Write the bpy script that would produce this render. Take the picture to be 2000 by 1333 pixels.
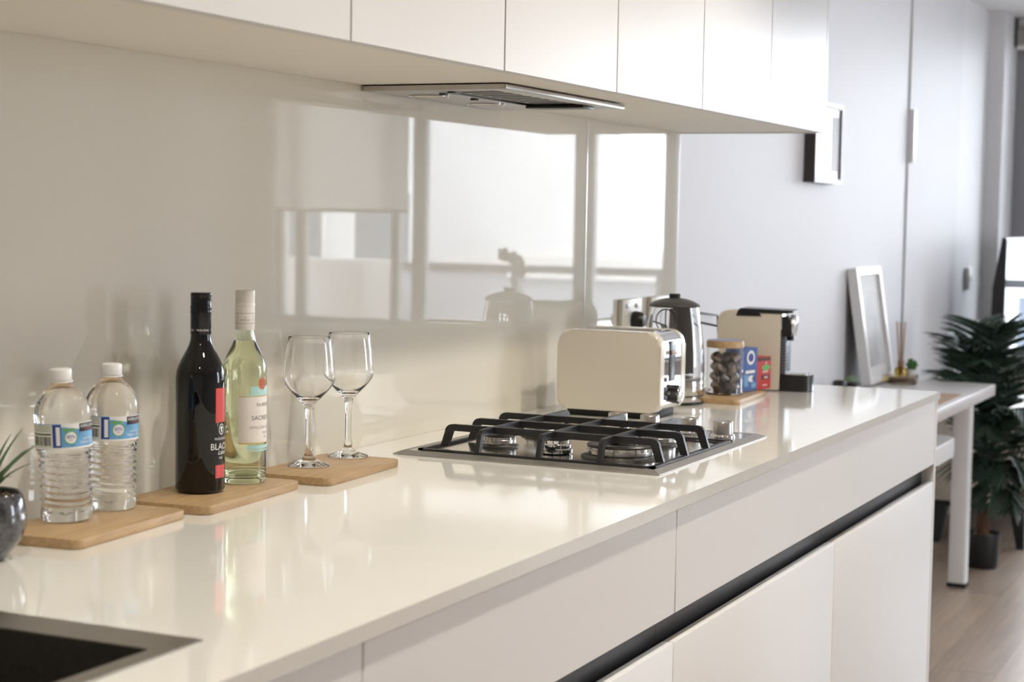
import bpy, bmesh, math, random
from mathutils import Vector, Matrix
random.seed(7)
for o in list(bpy.data.objects): bpy.data.objects.remove(o, do_unlink=True)
SC = bpy.context.scene
COL = SC.collection
PI = math.pi

# ------------------------------------------------------------------ camera
CAM = Vector((0.0, -1.5438, 1.3095))
yaw, pitch, roll, FPX = math.radians(24.9124), math.radians(3.9955), math.radians(1.0), 3450.2
d = Vector((math.cos(yaw)*math.cos(pitch), math.sin(yaw)*math.cos(pitch), -math.sin(pitch)))
r0 = Vector((math.sin(yaw), -math.cos(yaw), 0)); u0 = r0.cross(d)
rt = r0*math.cos(roll) + u0*math.sin(roll); up = -r0*math.sin(roll) + u0*math.cos(roll)
cd = bpy.data.cameras.new('camera'); cam = bpy.data.objects.new('camera', cd); COL.objects.link(cam)
cam.matrix_world = Matrix(((rt.x, up.x, -d.x, CAM.x), (rt.y, up.y, -d.y, CAM.y), (rt.z, up.z, -d.z, CAM.z), (0, 0, 0, 1)))
cd.sensor_width = 36; cd.sensor_fit = 'HORIZONTAL'; cd.lens = FPX/2000*36
cd.clip_start = 0.05; cd.clip_end = 300
cd.dof.use_dof = True; cd.dof.focus_distance = 2.85; cd.dof.aperture_fstop = 6.3
SC.camera = cam

# ------------------------------------------------------------------ sky and exposure
W = bpy.data.worlds.new('world'); SC.world = W; W.use_nodes = True
bg = W.node_tree.nodes['Background']
bg.inputs[0].default_value = (0.86, 0.92, 1.0, 1); bg.inputs[1].default_value = 12.0
vs = SC.view_settings
vs.view_transform = 'Standard'; vs.look = 'None'; vs.gamma = 1; vs.use_curve_mapping = False; vs.exposure = 0.1
for (loc_, dir_, sx_, sy_) in (((9.22, -2.2, 1.48), (-1, 0, 0), 4.3, 1.7), ((5.125, -4.56, 1.515), (0, 1, 0), 1.05, 1.53)):   # guides for sampling the sky through the two glazed walls
    pl = bpy.data.lights.new('window_portal', 'AREA'); pl.shape = 'RECTANGLE'; pl.size = sx_; pl.size_y = sy_; pl.cycles.is_portal = True
    po = bpy.data.objects.new('window_portal', pl); COL.objects.link(po); po.location = loc_
    po.rotation_euler = Vector(dir_).to_track_quat('-Z', 'Y').to_euler()
cy = SC.cycles
cy.use_denoising = True
cy.max_bounces = 14; cy.transmission_bounces = 12; cy.transparent_max_bounces = 12; cy.glossy_bounces = 6; cy.diffuse_bounces = 5
cy.sample_clamp_indirect = 6.0; cy.blur_glossy = 0.4
DOWNLIGHT_W = 27.0
DOWNLIGHT_COL = (1.0, 0.92, 0.80)

# ------------------------------------------------------------------ materials
MATS = {}
def mat(name, col=(.8, .8, .8), rough=.5, metal=0., ior=1.5, trans=0., noise=None, bump=None, emit=0., spec=.5, coat=0., rand=0., sss=0.):
    if name in MATS: return MATS[name]
    m = bpy.data.materials.new(name); m.use_nodes = True; nt = m.node_tree; N = nt.nodes; L = nt.links
    p = N['Principled BSDF']; I = p.inputs
    I['Base Color'].default_value = (*col, 1); I['Roughness'].default_value = rough; I['Metallic'].default_value = metal
    I['IOR'].default_value = ior; I['Transmission Weight'].default_value = trans; I['Specular IOR Level'].default_value = spec
    I['Coat Weight'].default_value = coat
    if emit: I['Emission Color'].default_value = (*col, 1); I['Emission Strength'].default_value = emit
    tc = N.new('ShaderNodeTexCoord')
    out = None
    if noise:
        sc, amt = noise[0], noise[1]; stretch = noise[2] if len(noise) > 2 else (1, 1, 1)
        mp = N.new('ShaderNodeMapping'); mp.inputs['Scale'].default_value = stretch; L.new(tc.outputs['Object'], mp.inputs[0])
        nz = N.new('ShaderNodeTexNoise'); nz.inputs['Scale'].default_value = sc; nz.inputs['Detail'].default_value = 5
        L.new(mp.outputs[0], nz.inputs['Vector'])
        if rand:
            oi = N.new('ShaderNodeObjectInfo'); va = N.new('ShaderNodeVectorMath'); va.operation = 'SCALE'; cmb = N.new('ShaderNodeCombineXYZ')
            L.new(oi.outputs['Random'], cmb.inputs[0]); L.new(oi.outputs['Random'], cmb.inputs[1]); L.new(cmb.outputs[0], va.inputs[0]); va.inputs['Scale'].default_value = 37
            L.new(va.outputs[0], mp.inputs['Location'])
        rp = N.new('ShaderNodeValToRGB'); e = rp.color_ramp.elements
        e[0].position, e[1].position = .3, .7
        e[0].color = (*[c*(1-amt) for c in col], 1); e[1].color = (*[min(1, c*(1+amt)) for c in col], 1)
        L.new(nz.outputs['Fac'], rp.inputs[0]); out = rp.outputs[0]
        if rand:
            hv = N.new('ShaderNodeHueSaturation'); mr = N.new('ShaderNodeMapRange')
            mr.inputs['To Min'].default_value = 1-rand; mr.inputs['To Max'].default_value = 1+rand
            L.new(oi.outputs['Random'], mr.inputs[0]); L.new(mr.outputs[0], hv.inputs['Value']); L.new(out, hv.inputs['Color']); out = hv.outputs[0]
        L.new(out, I['Base Color'])
    if bump:
        bs, st = bump[0], bump[1]; stretch = bump[2] if len(bump) > 2 else (1, 1, 1)
        mp2 = N.new('ShaderNodeMapping'); mp2.inputs['Scale'].default_value = stretch; L.new(tc.outputs['Object'], mp2.inputs[0])
        n2 = N.new('ShaderNodeTexNoise'); n2.inputs['Scale'].default_value = bs; L.new(mp2.outputs[0], n2.inputs['Vector'])
        b = N.new('ShaderNodeBump'); b.inputs['Strength'].default_value = st; b.inputs['Distance'].default_value = .001
        L.new(n2.outputs['Fac'], b.inputs['Height']); L.new(b.outputs[0], I['Normal'])
    MATS[name] = m
    return m

def glass(name, col=(1, 1, 1), ior=1.5, rough=0.0):
    return mat(name, col, rough, 0, ior, 1.0)

def pane_glass(name, col=(1, 1, 1)):
    """thin pane: mostly clear, a fresnel reflection on top"""
    if name in MATS: return MATS[name]
    m = bpy.data.materials.new(name); m.use_nodes = True; nt = m.node_tree; N = nt.nodes; L = nt.links
    N.remove(N['Principled BSDF'])
    t = N.new('ShaderNodeBsdfTransparent'); t.inputs[0].default_value = (*col, 1)
    g = N.new('ShaderNodeBsdfGlossy'); g.inputs['Roughness'].default_value = 0.0
    f = N.new('ShaderNodeFresnel'); f.inputs[0].default_value = 1.35
    mx = N.new('ShaderNodeMixShader'); L.new(f.outputs[0], mx.inputs[0]); L.new(t.outputs[0], mx.inputs[1]); L.new(g.outputs[0], mx.inputs[2])
    L.new(mx.outputs[0], N['Material Output'].inputs[0]); MATS[name] = m
    return m

PAINT = mat('white_wall_paint', (.77, .765, .78), .55, bump=(220, .05))
CEIL = mat('ceiling_paint', (.82, .82, .82), .7, bump=(200, .05))
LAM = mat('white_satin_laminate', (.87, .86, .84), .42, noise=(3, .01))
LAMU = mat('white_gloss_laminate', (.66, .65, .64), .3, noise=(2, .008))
CARC = mat('cream_board', (.84, .805, .73), .45, noise=(4, .01))
STONE = mat('polished_white_stone', (.83, .82, .775), .07, noise=(9, .012), ior=1.52)
SPLASH = mat('back_painted_glass', (.79, .755, .665), .012, noise=(1.3, .008), ior=1.52)
SPGLINT = mat('glass_edge_glint', (.93, .94, .93), .2)  # white stands in for daylight glinting off the glass edges
CHAN = mat('charcoal_channel', (.035, .033, .034), .38, noise=(60, .25, (1, 20, 20)), metal=.3)
STEEL = mat('brushed_steel', (.52, .50, .47), .28, 1.0, noise=(40, .05, (60, 1, 1)))
STEELM = mat('polished_steel', (.60, .57, .53), .10, 1.0, noise=(8, .03))
CHROME = mat('chrome', (.82, .82, .83), .035, 1.0)
ALU = mat('cast_aluminium', (.72, .71, .69), .25, 1.0, noise=(80, .06))
IRON = mat('black_cast_iron', (.018, .018, .021), .42, bump=(400, .3))
ENAMEL = mat('dark_burner_enamel', (.05, .047, .043), .35, noise=(60, .15))
BLACK = mat('black_plastic', (.012, .012, .013), .3)
BLACKR = mat('black_rubber', (.015, .015, .015), .7)
SINKB = mat('black_composite', (.018, .015, .012), .5, noise=(150, .3))
BAMBOO = mat('bamboo', (.47, .315, .165), .42, noise=(14, .16, (1.2, 14, 14)), bump=(60, .12, (1, 14, 14)), rand=.06)
PLANK = mat('oak_floor', (.40, .30, .22), .38, noise=(5, .16, (.55, 8, 8)), bump=(30, .12, (.5, 14, 14)), rand=.13)
CREAM = mat('cream_enamel', (.72, .665, .57), .22, coat=.3)
CREAM2 = mat('cream_plastic', (.72, .67, .56), .35)
WHITEP = mat('white_plastic', (.85, .85, .85), .3)
WHITEM = mat('white_painted_metal', (.84, .83, .82), .3)
WGLASS = glass('clear_glass')
WATER = glass('clear_water', (.985, .99, .99), 1.33)
GREENG = glass('pale_green_glass', (.93, .97, .87), 1.5)
WINE = glass('white_wine', (.97, .965, .83), 1.36)
BOTTLEB = mat('black_bottle_glass', (.004, .004, .005), .03, ior=1.52)
CAPW = mat('ivory_cap', (.80, .77, .72), .35)
PAPER = mat('label_paper', (.80, .75, .70), .6, noise=(200, .02))
RED = mat('red_print', (.62, .055, .045), .35)
WHITEPR = mat('white_print', (.82, .82, .82), .5)
GREYPR = mat('grey_print', (.18, .18, .17), .5)
SOFTPR = mat('soft_grey_print', (.42, .39, .35), .5)
BLACKPR = mat('black_print', (.012, .012, .014), .5)
LBLUE = mat('water_label_blue', (.15, .38, .66), .35, noise=(60, .25))
DBLUE = mat('dark_blue_print', (.035, .06, .28), .4)
GREENPR = mat('green_print', (.16, .42, .10), .4)
PURPLE = mat('violet_print', (.22, .18, .5), .4)
CYAN = mat('aqua_print', (.42, .68, .66), .4)
ORANGE = mat('orange_seal', (.55, .16, .05), .4)
GOLD = mat('gold_print', (.66, .48, .2), .35)
LEAF = mat('succulent_leaf', (.06, .13, .05), .45, noise=(30, .3))
PALM = mat('palm_leaf', (.028, .055, .035), .42, noise=(12, .35))
PALMS = mat('palm_stem', (.03, .06, .03), .5)
TRUNK = mat('palm_trunk', (.13, .065, .035), .8, noise=(40, .3), bump=(80, .6))
POTG = mat('speckled_glaze', (.075, .075, .085), .12, noise=(95, .7), coat=.5)
SOIL = mat('gravel', (.13, .095, .06), .85, noise=(140, .55), bump=(160, 1))
ALUF = mat('grey_window_frame', (.30, .30, .32), .45, metal=.2)
FABRIC = mat('blind_fabric', (.62, .60, .58), .9, noise=(400, .04))
_n = FABRIC.node_tree; _t = _n.nodes.new('ShaderNodeBsdfTranslucent'); _t.inputs[0].default_value = (.88, .86, .84, 1); _x = _n.nodes.new('ShaderNodeMixShader'); _x.inputs[0].default_value = .8
_n.links.new(_n.nodes['Principled BSDF'].outputs[0], _x.inputs[1]); _n.links.new(_t.outputs[0], _x.inputs[2]); _n.links.new(_x.outputs[0], _n.nodes['Material Output'].inputs[0])
GREYPL = mat('grey_plastic', (.055, .052, .050), .35)
SCREEN = mat('tv_screen', (.006, .006, .008), .02, ior=1.6)
OAKP = mat('pale_oak_veneer', (.60, .53, .43), .45, noise=(6, .08, (1, 9, 9)))
TABLET = mat('table_laminate', (.60, .56, .54), .35, noise=(10, .03))
CORK = mat('placemat_wood', (.36, .21, .10), .6, noise=(20, .2, (1, 8, 1)))
PHOTO = mat('framed_print', (.38, .36, .345), .5, noise=(7, .35))
DKWOOD = mat('dark_frame_wood', (.035, .025, .022), .4, noise=(30, .2, (1, 1, 8)))
SILVER = mat('silver_frame_face', (.30, .29, .30), .4, metal=.4)
CONC = mat('render_concrete', (.42, .40, .38), .8, noise=(3, .06))
RAILM = mat('dark_rail', (.07, .07, .075), .45)
SLATM = mat('pale_slat', (.50, .50, .55), .5)
BLDG = mat('pale_facade', (.60, .60, .60), .8, noise=(.4, .05))
BLDG2 = mat('grey_facade', (.26, .26, .28), .8, noise=(.4, .08))
BGLASS = mat('facade_glass', (.10, .12, .15), .1)
GROUND = mat('street_ground', (.25, .25, .24), .9, noise=(.3, .2))

# ------------------------------------------------------------------ mesh helpers
def tag(o, label, cat, group=None):
    o['label'] = label; o['category'] = cat
    if group: o['group'] = group
    return o
def thing(name, label, cat, loc=(0, 0, 0), rz=0, group=None):
    o = bpy.data.objects.new(name, None); o.empty_display_size = .05; COL.objects.link(o)
    o.location = loc; o.rotation_euler = (0, 0, rz)
    return tag(o, label, cat, group)
def NB(): return bmesh.new()
def box(bm, x0, x1, y0, y1, z0, z1, bev=0, seg=2, edges=None):
    vs_ = [bm.verts.new(c) for c in ((x0, y0, z0), (x1, y0, z0), (x1, y1, z0), (x0, y1, z0), (x0, y0, z1), (x1, y0, z1), (x1, y1, z1), (x0, y1, z1))]
    fs = [bm.faces.new([vs_[i] for i in f]) for f in ((0, 3, 2, 1), (4, 5, 6, 7), (0, 1, 5, 4), (1, 2, 6, 5), (2, 3, 7, 6), (3, 0, 4, 7))]
    if bev:
        es = list({e for f in fs for e in f.edges})
        if edges == 'z': es = [e for e in es if abs(e.verts[0].co.z-e.verts[1].co.z) > 1e-6]
        bmesh.ops.bevel(bm, geom=es, offset=bev, segments=seg, profile=.5, affect='EDGES')
    return bm
def mkbox(name, m, parent, x0, x1, y0, y1, z0, z1, bev=0, seg=2, smooth=None, kind=None, edges=None):
    return obj(name, box(NB(), x0, x1, y0, y1, z0, z1, bev, seg, edges), m, parent, smooth=bool(bev) if smooth is None else smooth, kind=kind, auto=True)
def lathe(bm, prof, n=48, cx=0, cy=0, a0=0, a1=2*PI, fn=None):
    full = abs(a1-a0-2*PI) < 1e-6; cols = n if full else n+1
    rings = []
    for (r, z) in prof:
        if r < 1e-7 and full: rings.append([bm.verts.new((cx, cy, z))]); continue
        ring = []
        for i in range(cols):
            a = a0+(a1-a0)*i/n
            rr = r if fn is None else fn(r, z, a)
            ring.append(bm.verts.new((cx+rr*math.cos(a), cy+rr*math.sin(a), z)))
        rings.append(ring)
    for A, B in zip(rings, rings[1:]):
        for i in range(n):
            j = (i+1) % cols
            if len(A) == 1 and len(B) == 1: break
            if len(A) == 1: bm.faces.new((A[0], B[i], B[j]))
            elif len(B) == 1: bm.faces.new((A[i], A[j], B[0]))
            else: bm.faces.new((A[i], A[j], B[j], B[i]))
    return bm
def mklathe(name, m, parent, prof, n=48, cx=0, cy=0, fn=None, auto=True):
    return obj(name, lathe(NB(), prof, n, cx, cy, fn=fn), m, parent, smooth=True, auto=auto)
def tube(bm, pts, rad, n=10, closed=False, flat=None):
    pts = [Vector(p) for p in pts]; k = len(pts); rings = []
    for i, p in enumerate(pts):
        if closed: t = pts[(i+1) % k]-pts[i-1]
        else: t = pts[min(i+1, k-1)]-pts[max(i-1, 0)]
        t.normalize(); ref = Vector((0, 0, 1)) if abs(t.z) < .95 else Vector((1, 0, 0))
        a = t.cross(ref).normalized(); b = a.cross(t).normalized()
        rr = rad[i] if isinstance(rad, (list, tuple)) else rad
        fa, fb = flat if flat else (1, 1)
        rings.append([bm.verts.new(p+a*math.cos(2*PI*j/n)*rr*fa+b*math.sin(2*PI*j/n)*rr*fb) for j in range(n)])
    rng = range(k) if closed else range(k-1)
    for i in rng:
        A, B = rings[i], rings[(i+1) % k]
        for j in range(n): bm.faces.new((A[j], A[(j+1) % n], B[(j+1) % n], B[j]))
    if not closed:
        bm.faces.new(rings[0]); bm.faces.new(rings[-1][::-1])
    return bm
def prism(bm, poly, axis, a, b):
    """poly: 2D points, extruded along axis from a to b. axis 'x': pts are (y,z); 'y': (x,z); 'z': (x,y)"""
    def P(p, t): return {'x': (t, p[0], p[1]), 'y': (p[0], t, p[1]), 'z': (p[0], p[1], t)}[axis]
    A = [bm.verts.new(P(p, a)) for p in poly]; B = [bm.verts.new(P(p, b)) for p in poly]
    n = len(poly)
    bm.faces.new(A); bm.faces.new(B[::-1])
    for i in range(n): bm.faces.new((A[i], B[i], B[(i+1) % n], A[(i+1) % n]))
    return bm
def rrect(x0, x1, y0, y1, r, seg=6, rs=None):
    """rounded rectangle; rs = radii (bl, br, tr, tl)"""
    rs = rs or (r, r, r, r); out = []
    for (cx, cy, sx, sy, a, q) in ((x0, y0, 1, 1, PI, rs[0]), (x1, y0, -1, 1, 1.5*PI, rs[1]), (x1, y1, -1, -1, 0, rs[2]), (x0, y1, 1, -1, .5*PI, rs[3])):
        q = max(q, 1e-4)
        for i in range(seg+1):
            t = a+.5*PI*i/seg
            out.append((cx+sx*q+q*math.cos(t), cy+sy*q+q*math.sin(t)))
    return out
def strap(bm, outer, inner, w, plane, off):
    """a flat bar bent in a plane: outer and inner outlines joined, w thick; plane 'yz' at x=off or 'xz' at y=off"""
    def P(p, t): return (off+t, p[0], p[1]) if plane == 'yz' else (p[0], off+t, p[1])
    rows = []
    for o_, i_ in zip(outer, inner):
        rows.append([bm.verts.new(P(o_, -w/2)), bm.verts.new(P(o_, w/2)), bm.verts.new(P(i_, w/2)), bm.verts.new(P(i_, -w/2))])
    for A, B in zip(rows, rows[1:]):
        for j in range(4): bm.faces.new((A[j], A[(j+1) % 4], B[(j+1) % 4], B[j]))
    bm.faces.new(rows[0]); bm.faces.new(rows[-1][::-1])
    return bm
def patch(bm, r, t0, t1, z0, z1, n=16, slope=0.):
    """a printed patch on a cylinder of radius r"""
    A = []; B = []
    for i in range(n+1):
        t = t0+(t1-t0)*i/n
        A.append(bm.verts.new((r*math.cos(t), r*math.sin(t), z0))); B.append(bm.verts.new((r*math.cos(t), r*math.sin(t), z1)))
    for i in range(n): bm.faces.new((A[i], A[i+1], B[i+1], B[i]))
    return bm
def dpatch(bm, r, tc, zc, rad, n=24, sq=1.0, ring=0.):
    vo = []; vi = []
    for i in range(n):
        a = 2*PI*i/n
        for lst, q in ((vo, rad), (vi, ring)):
            if lst is vi and not ring: continue
            t = tc+q*math.cos(a)/r; lst.append(bm.verts.new((r*math.cos(t), r*math.sin(t), zc+q*sq*math.sin(a))))
    if ring:
        for i in range(n): bm.faces.new((vo[i], vo[(i+1) % n], vi[(i+1) % n], vi[i]))
    else:
        c = bm.verts.new((r*math.cos(tc), r*math.sin(tc), zc))
        for i in range(n): bm.faces.new((vo[i], vo[(i+1) % n], c))
    return bm
_tx = {}
def text2d(s, size, shear=0., space=1.):
    key = (s, size, shear, space)
    if key not in _tx:
        cu = bpy.data.curves.new('lettering', 'FONT'); cu.body = s; cu.size = size; cu.align_x = 'CENTER'; cu.align_y = 'CENTER'; cu.shear = shear; cu.space_character = space
        cu.resolution_u = 3
        ob = bpy.data.objects.new('lettering', cu); COL.objects.link(ob)
        dg = bpy.context.evaluated_depsgraph_get(); me = bpy.data.meshes.new_from_object(ob.evaluated_get(dg))
        _tx[key] = ([v.co.copy() for v in me.vertices], [tuple(p.vertices) for p in me.polygons])
        bpy.data.objects.remove(ob); bpy.data.curves.remove(cu); bpy.data.meshes.remove(me)
    return _tx[key]
def flattext(bm, s, size, fn, shear=0., space=1., xs=1.):
    V, F = text2d(s, size, shear, space)
    vs_ = [bm.verts.new(fn(v.x*xs, v.y)) for v in V]
    for f in F:
        try: bm.faces.new([vs_[i] for i in f])
        except ValueError: pass
    return bm
def wraptext(bm, s, size, r, tc, zc, shear=0., space=1., xs=1.):
    return flattext(bm, s, size, lambda x, y: (r*math.cos(tc+x/r), r*math.sin(tc+x/r), zc+y), shear, space, xs)
def obj(name, bm, m, parent=None, smooth=False, kind=None, auto=False):
    me = bpy.data.meshes.new(name)
    bmesh.ops.recalc_face_normals(bm, faces=bm.faces)
    bm.to_mesh(me); bm.free(); me.materials.append(m)
    if smooth:
        for p in me.polygons: p.use_smooth = True
        if auto: me.set_sharp_from_angle(angle=math.radians(38))
    o = bpy.data.objects.new(name, me); COL.objects.link(o)
    if parent: o.parent = parent
    if kind: o['kind'] = kind
    return o
def copy_tree(o, parent=None):
    c = o.copy(); COL.objects.link(c); c.parent = parent
    for ch in list(o.children): copy_tree(ch, c)
    return c
def facing(x, y):   # azimuth from a point on the bench to the camera
    return math.atan2(CAM.y-y, CAM.x-x)

BT = 0.90            # bench top height
CH = 2.335           # ceiling height
XL, XF = -2.4, 9.10  # room ends
YF = -4.45           # opposite side of the room
# ------------------------------------------------------------------ room shell
floor = mkbox('floor', mat('subfloor', (.10, .075, .05), .8), None, XL, 9.3, YF, .15, -.12, -.014, kind='structure')
floor['label'] = 'pale oak plank floor'
pm = box(NB(), 0, 1.7985, 0, .1775, -.014, 0)
pmesh = bpy.data.meshes.new('plank'); pm.to_mesh(pmesh); pm.free(); pmesh.materials.append(PLANK)
row = 0; y = YF+.002
while y < -.0:
    x = XL-1.8*((row*.37) % 1)
    w_ = min(.1775, .0-y)
    while x < XF+.15:
        xa = max(x, XL); xb = min(x+1.7985, 9.28)
        if xb-xa > .05:
            p = bpy.data.objects.new('plank', pmesh); COL.objects.link(p); p.parent = floor
            p.location = (xa, y, 0); p.scale = ((xb-xa)/1.7985, w_/.1775, 1)
        x += 1.8
    y += .1785; row += 1
mkbox('ceiling', CEIL, None, XL, 9.3, YF, .15, CH, CH+.1, kind='structure')
wb = mkbox('wall_back', PAINT, None, XL, 8.75, .012, .15, -.014, CH, kind='structure')
wb['label'] = 'white painted wall behind the bench'
# splashback glass, two sheets; window glint painted white on the joint and cut end
for k, (xa, xb) in enumerate(((.05, 3.7058), (3.7142, 4.326))):
    mkbox('glass_panel', SPLASH, wb, xa, xb, 0, .0118, BT, 1.535)
mkbox('glass_edge_glint', SPGLINT, wb, 3.7060, 3.7140, -.0010, .0118, BT+.0005, 1.5345, bev=.0009)
mkbox('glass_edge_glint', SPGLINT, wb, 4.3262, 4.3320, -.0006, .0118, BT+.0005, 1.532, bev=.0009)
mkbox('wall_left', PAINT, None, XL-.1, XL, YF, .15, -.014, CH, kind='structure')
mkbox('wall_front', PAINT, None, XL, 4.60, YF-.1, YF, -.014, CH, kind='structure')
mkbox('wall_front_end', PAINT, None, 5.65, 9.3, YF-.1, YF, -.014, CH, kind='structure')
mkbox('wall_front_header', PAINT, None, 4.6005, 5.6495, YF-.1, YF, 2.28, CH, kind='structure')
mkbox('wall_front_sill', PAINT, None, 4.6005, 5.6495, YF-.1, YF, -.014, .75, kind='structure')
wf = mkbox('wall_far', PAINT, None, 8.75, 9.24, -.062, .15, -.014, CH, kind='structure')
mkbox('wall_far_header', PAINT, None, 9.06, 9.24, YF, -.0625, 2.28, CH, kind='structure')
mkbox('wall_far_low', PAINT, None, 9.04, 9.24, YF, -.0625, -.014, .66, kind='structure')
mkbox('wall_far_side', PAINT, None, 9.04, 9.24, YF, -4.26, .66, 2.28, kind='structure')
mkbox('baseboard_back', mat('skirting_paint', (.8, .8, .8), .4), None, 4.40, 8.75, -.004, .0118, 0, .09, bev=.003, kind='structure')
# flush door in the back wall with its slim pull
dr = mkbox('door_1', mat('satin_door', (.74, .735, .75), .55, spec=.25), None, 7.03, 8.05, .004, .0118, .09, CH-.004, kind='structure')
mkbox('handle', CHROME, dr, 7.046, 7.058, -.012, .0036, 1.555, 1.765, bev=.002)
mkbox('handle', mat('handle_white', (.86, .86, .86), .25), dr, 7.059, 7.085, -.012, .0036, 1.555, 1.765, bev=.002)
mkbox('joint', mat('shadow_gap', (.42, .42, .44), .8), dr, 7.0275, 7.0295, .010, .0118, .09, CH-.004)
# the windows of the far end: panes between grey stiles
wins = [(-4.236, -4.13), (-4.075, -3.475), (-3.43, -3.335), (-3.255, -2.315), (-2.20, -1.785), (-1.71, -.95), (-.89, -.22)]
edges_ = [-4.26]+[v for w in wins for v in w]+[-.0625]
PANE = pane_glass('window_pane')
for k, (a, b) in enumerate(wins):
    f = mkbox('window_%d' % (k+1), ALUF, None, 9.10, 9.16, a-(a-edges_[2*k])/2 if k else -4.26, a, .66, 2.28, kind='structure')
    y0 = a; nb = wins[k+1][0] if k+1 < len(wins) else -.0625
    yn = (b+nb)/2 if k+1 < len(wins) else -.0625
    mkbox('stile', ALUF, f, 9.10, 9.16, b, yn, .66, 2.28)
    mkbox('bottom_rail', ALUF, f, 9.10, 9.16, a, b, .66, .70)
    mkbox('top_rail', ALUF, f, 9.10, 9.16, a, b, 2.235, 2.28)
    mkbox('pane', PANE, f, 9.125, 9.131, a, b, .70, 2.235)
for k in range(1):
    xa = 4.6005; xb = 5.6495
    f = mkbox('window_%d' % (k+8), ALUF, None, xa, xa+.04, YF-.07, YF-.01, .75, 2.28, kind='structure')
    mkbox('stile', ALUF, f, xb-.04, xb-.0004, YF-.07, YF-.01, .75, 2.28)
    mkbox('bottom_rail', ALUF, f, xa+.04, xb-.04, YF-.07, YF-.01, .75, .80); mkbox('top_rail', ALUF, f, xa+.04, xb-.04, YF-.07, YF-.01, 2.235, 2.28)
    mkbox('pane', PANE, f, xa+.04, xb-.04, YF-.043, YF-.037, .80, 2.235)
mkbox('trim_1', WHITEM, None, 8.97, 9.10, YF, -.0625, .64, .662, bev=.003, kind='structure')

# ------------------------------------------------------------------ downlights
def downlight(x, y, label):
    t = thing('downlight', label, 'downlight', (x, y, CH), 0, 'ceiling downlights')
    mklathe('trim_ring', WHITEM, t, [(.033, -.001), (.045, -.001), (.046, -.005), (.043, -.008), (.036, -.006), (.033, -.001)], 32)
    mklathe('lens', mat('lit_lens', (1, .86, .68), .4, emit=30), t, [(0, -.0035), (.034, -.0035), (.034, -.001), (0, -.001)], 24)
    l = bpy.data.lights.new('downlight_lamp', 'SPOT'); l.energy = DOWNLIGHT_W; l.color = DOWNLIGHT_COL; l.shadow_soft_size = .03
    l.spot_size = math.radians(128); l.spot_blend = .6
    o = bpy.data.objects.new('downlight_lamp', l); COL.objects.link(o); o.parent = t; o.location = (0, 0, -.05)
names_ = ['closest to the sink end', 'over the sink', 'over the water bottles', 'over the wine glasses', 'over the gas hob', 'over the end of the bench']
for k, x in enumerate((-.5, .55, 1.6, 2.55, 3.4)):
    downlight(x, -.965, 'round white recessed ceiling downlight %s' % names_[k])
for k, (x, y) in enumerate(((.6, -2.5), (2.4, -2.5))):
    downlight(x, y, ('round white recessed downlight over the room behind the sink', 'round white recessed downlight over the room behind the hob')[k])

# ------------------------------------------------------------------ wall cabinets
UZ, UD, UW = 1.535, -.379, .4658
ux = [1.9978+k*UW for k in range(-3, 6)]
upn = ['first wall cabinet from the sink end', 'second wall cabinet from the sink end', 'wall cabinet above the water bottles', 'wall cabinet just left of the range hood', 'wall cabinet above the range hood', 'wall cabinet just right of the range hood', 'second to last wall cabinet towards the table', 'last wall cabinet, beside the framed picture']
for k in range(8):
    a, b = ux[k], ux[k+1]
    t = thing('wall_cabinet', 'white handleless '+upn[k], 'cabinet', ((a+b)/2, 0, UZ), 0, 'white wall cabinets')
    h = (b-a)/2
    mkbox('carcass', CARC, t, -h+.0002, h-.0002, UD+.0205, -.0005, .0, CH-UZ-.002)
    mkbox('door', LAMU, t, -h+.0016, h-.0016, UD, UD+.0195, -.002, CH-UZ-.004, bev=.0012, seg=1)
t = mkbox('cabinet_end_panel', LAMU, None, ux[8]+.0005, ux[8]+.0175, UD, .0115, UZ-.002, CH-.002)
tag(t, 'thin white end panel closing the row of wall cabinets', 'panel')

# range hood under the cabinets
hd = thing('range_hood', 'slim stainless steel range hood under the white wall cabinets', 'range hood', (2.686, 0, UZ-.0025))
bm = NB(); X1, Y1 = .541, -.274
# frame with an opening for the filter
for (a, b, c, e) in ((0, X1, -.128, -.002), (0, .03, Y1, -.128), (X1-.085, X1, Y1, -.128), (.03, X1-.085, Y1, Y1+.03)):
    box(bm, a, b, c, e, -.0085, 0)
obj('housing', bm, STEEL, hd)
mkbox('front_rail', STEEL, hd, .0, X1, Y1-.004, Y1, -.009, -.0002, bev=.001)
mkbox('recess', mat('hood_recess', (.14, .13, .11), .5, .6), hd, .028, X1-.083, Y1+.028, -.126, -.002, 0)
flt = mkbox('grease_filter', mat('filter_mesh', (.30, .28, .24), .35, 1.0, noise=(300, .4)), hd, .04, X1-.10, Y1+.04, -.14, -.006, -.003)
for k in range(10):
    xx = .05+k*.04
    mkbox('slot', BLACK, flt, xx, xx+.012, Y1+.05, -.15, -.0068, -.0061)
mkbox('catch', BLACK, hd, X1-.13, X1-.075, -.245, -.125, -.0135, -.0086, bev=.001)
for (xx, yy) in ((.135, -.062), (.36, -.066)):
    l = mklathe('lamp_cover', mat('frosted_lens', (.72, .66, .56), .3), hd, [(0, -.0095), (.03, -.0095), (.033, -.0085)], 32, xx, yy)
    bm = NB(); lathe(bm, [(.033, -.0086), (.033, -.0102), (.037, -.0102), (.037, -.0086)], 32, xx, yy); obj('bezel', bm, STEELM, l, True, auto=True)
for (xx, yy) in ((-.0+.035, -.155), (.075, -.118), (.21, -.112)):
    mkbox('button', BLACK, hd, xx, xx+.014, yy-.006, yy+.006, -.0115, -.0086, bev=.001)

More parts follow.
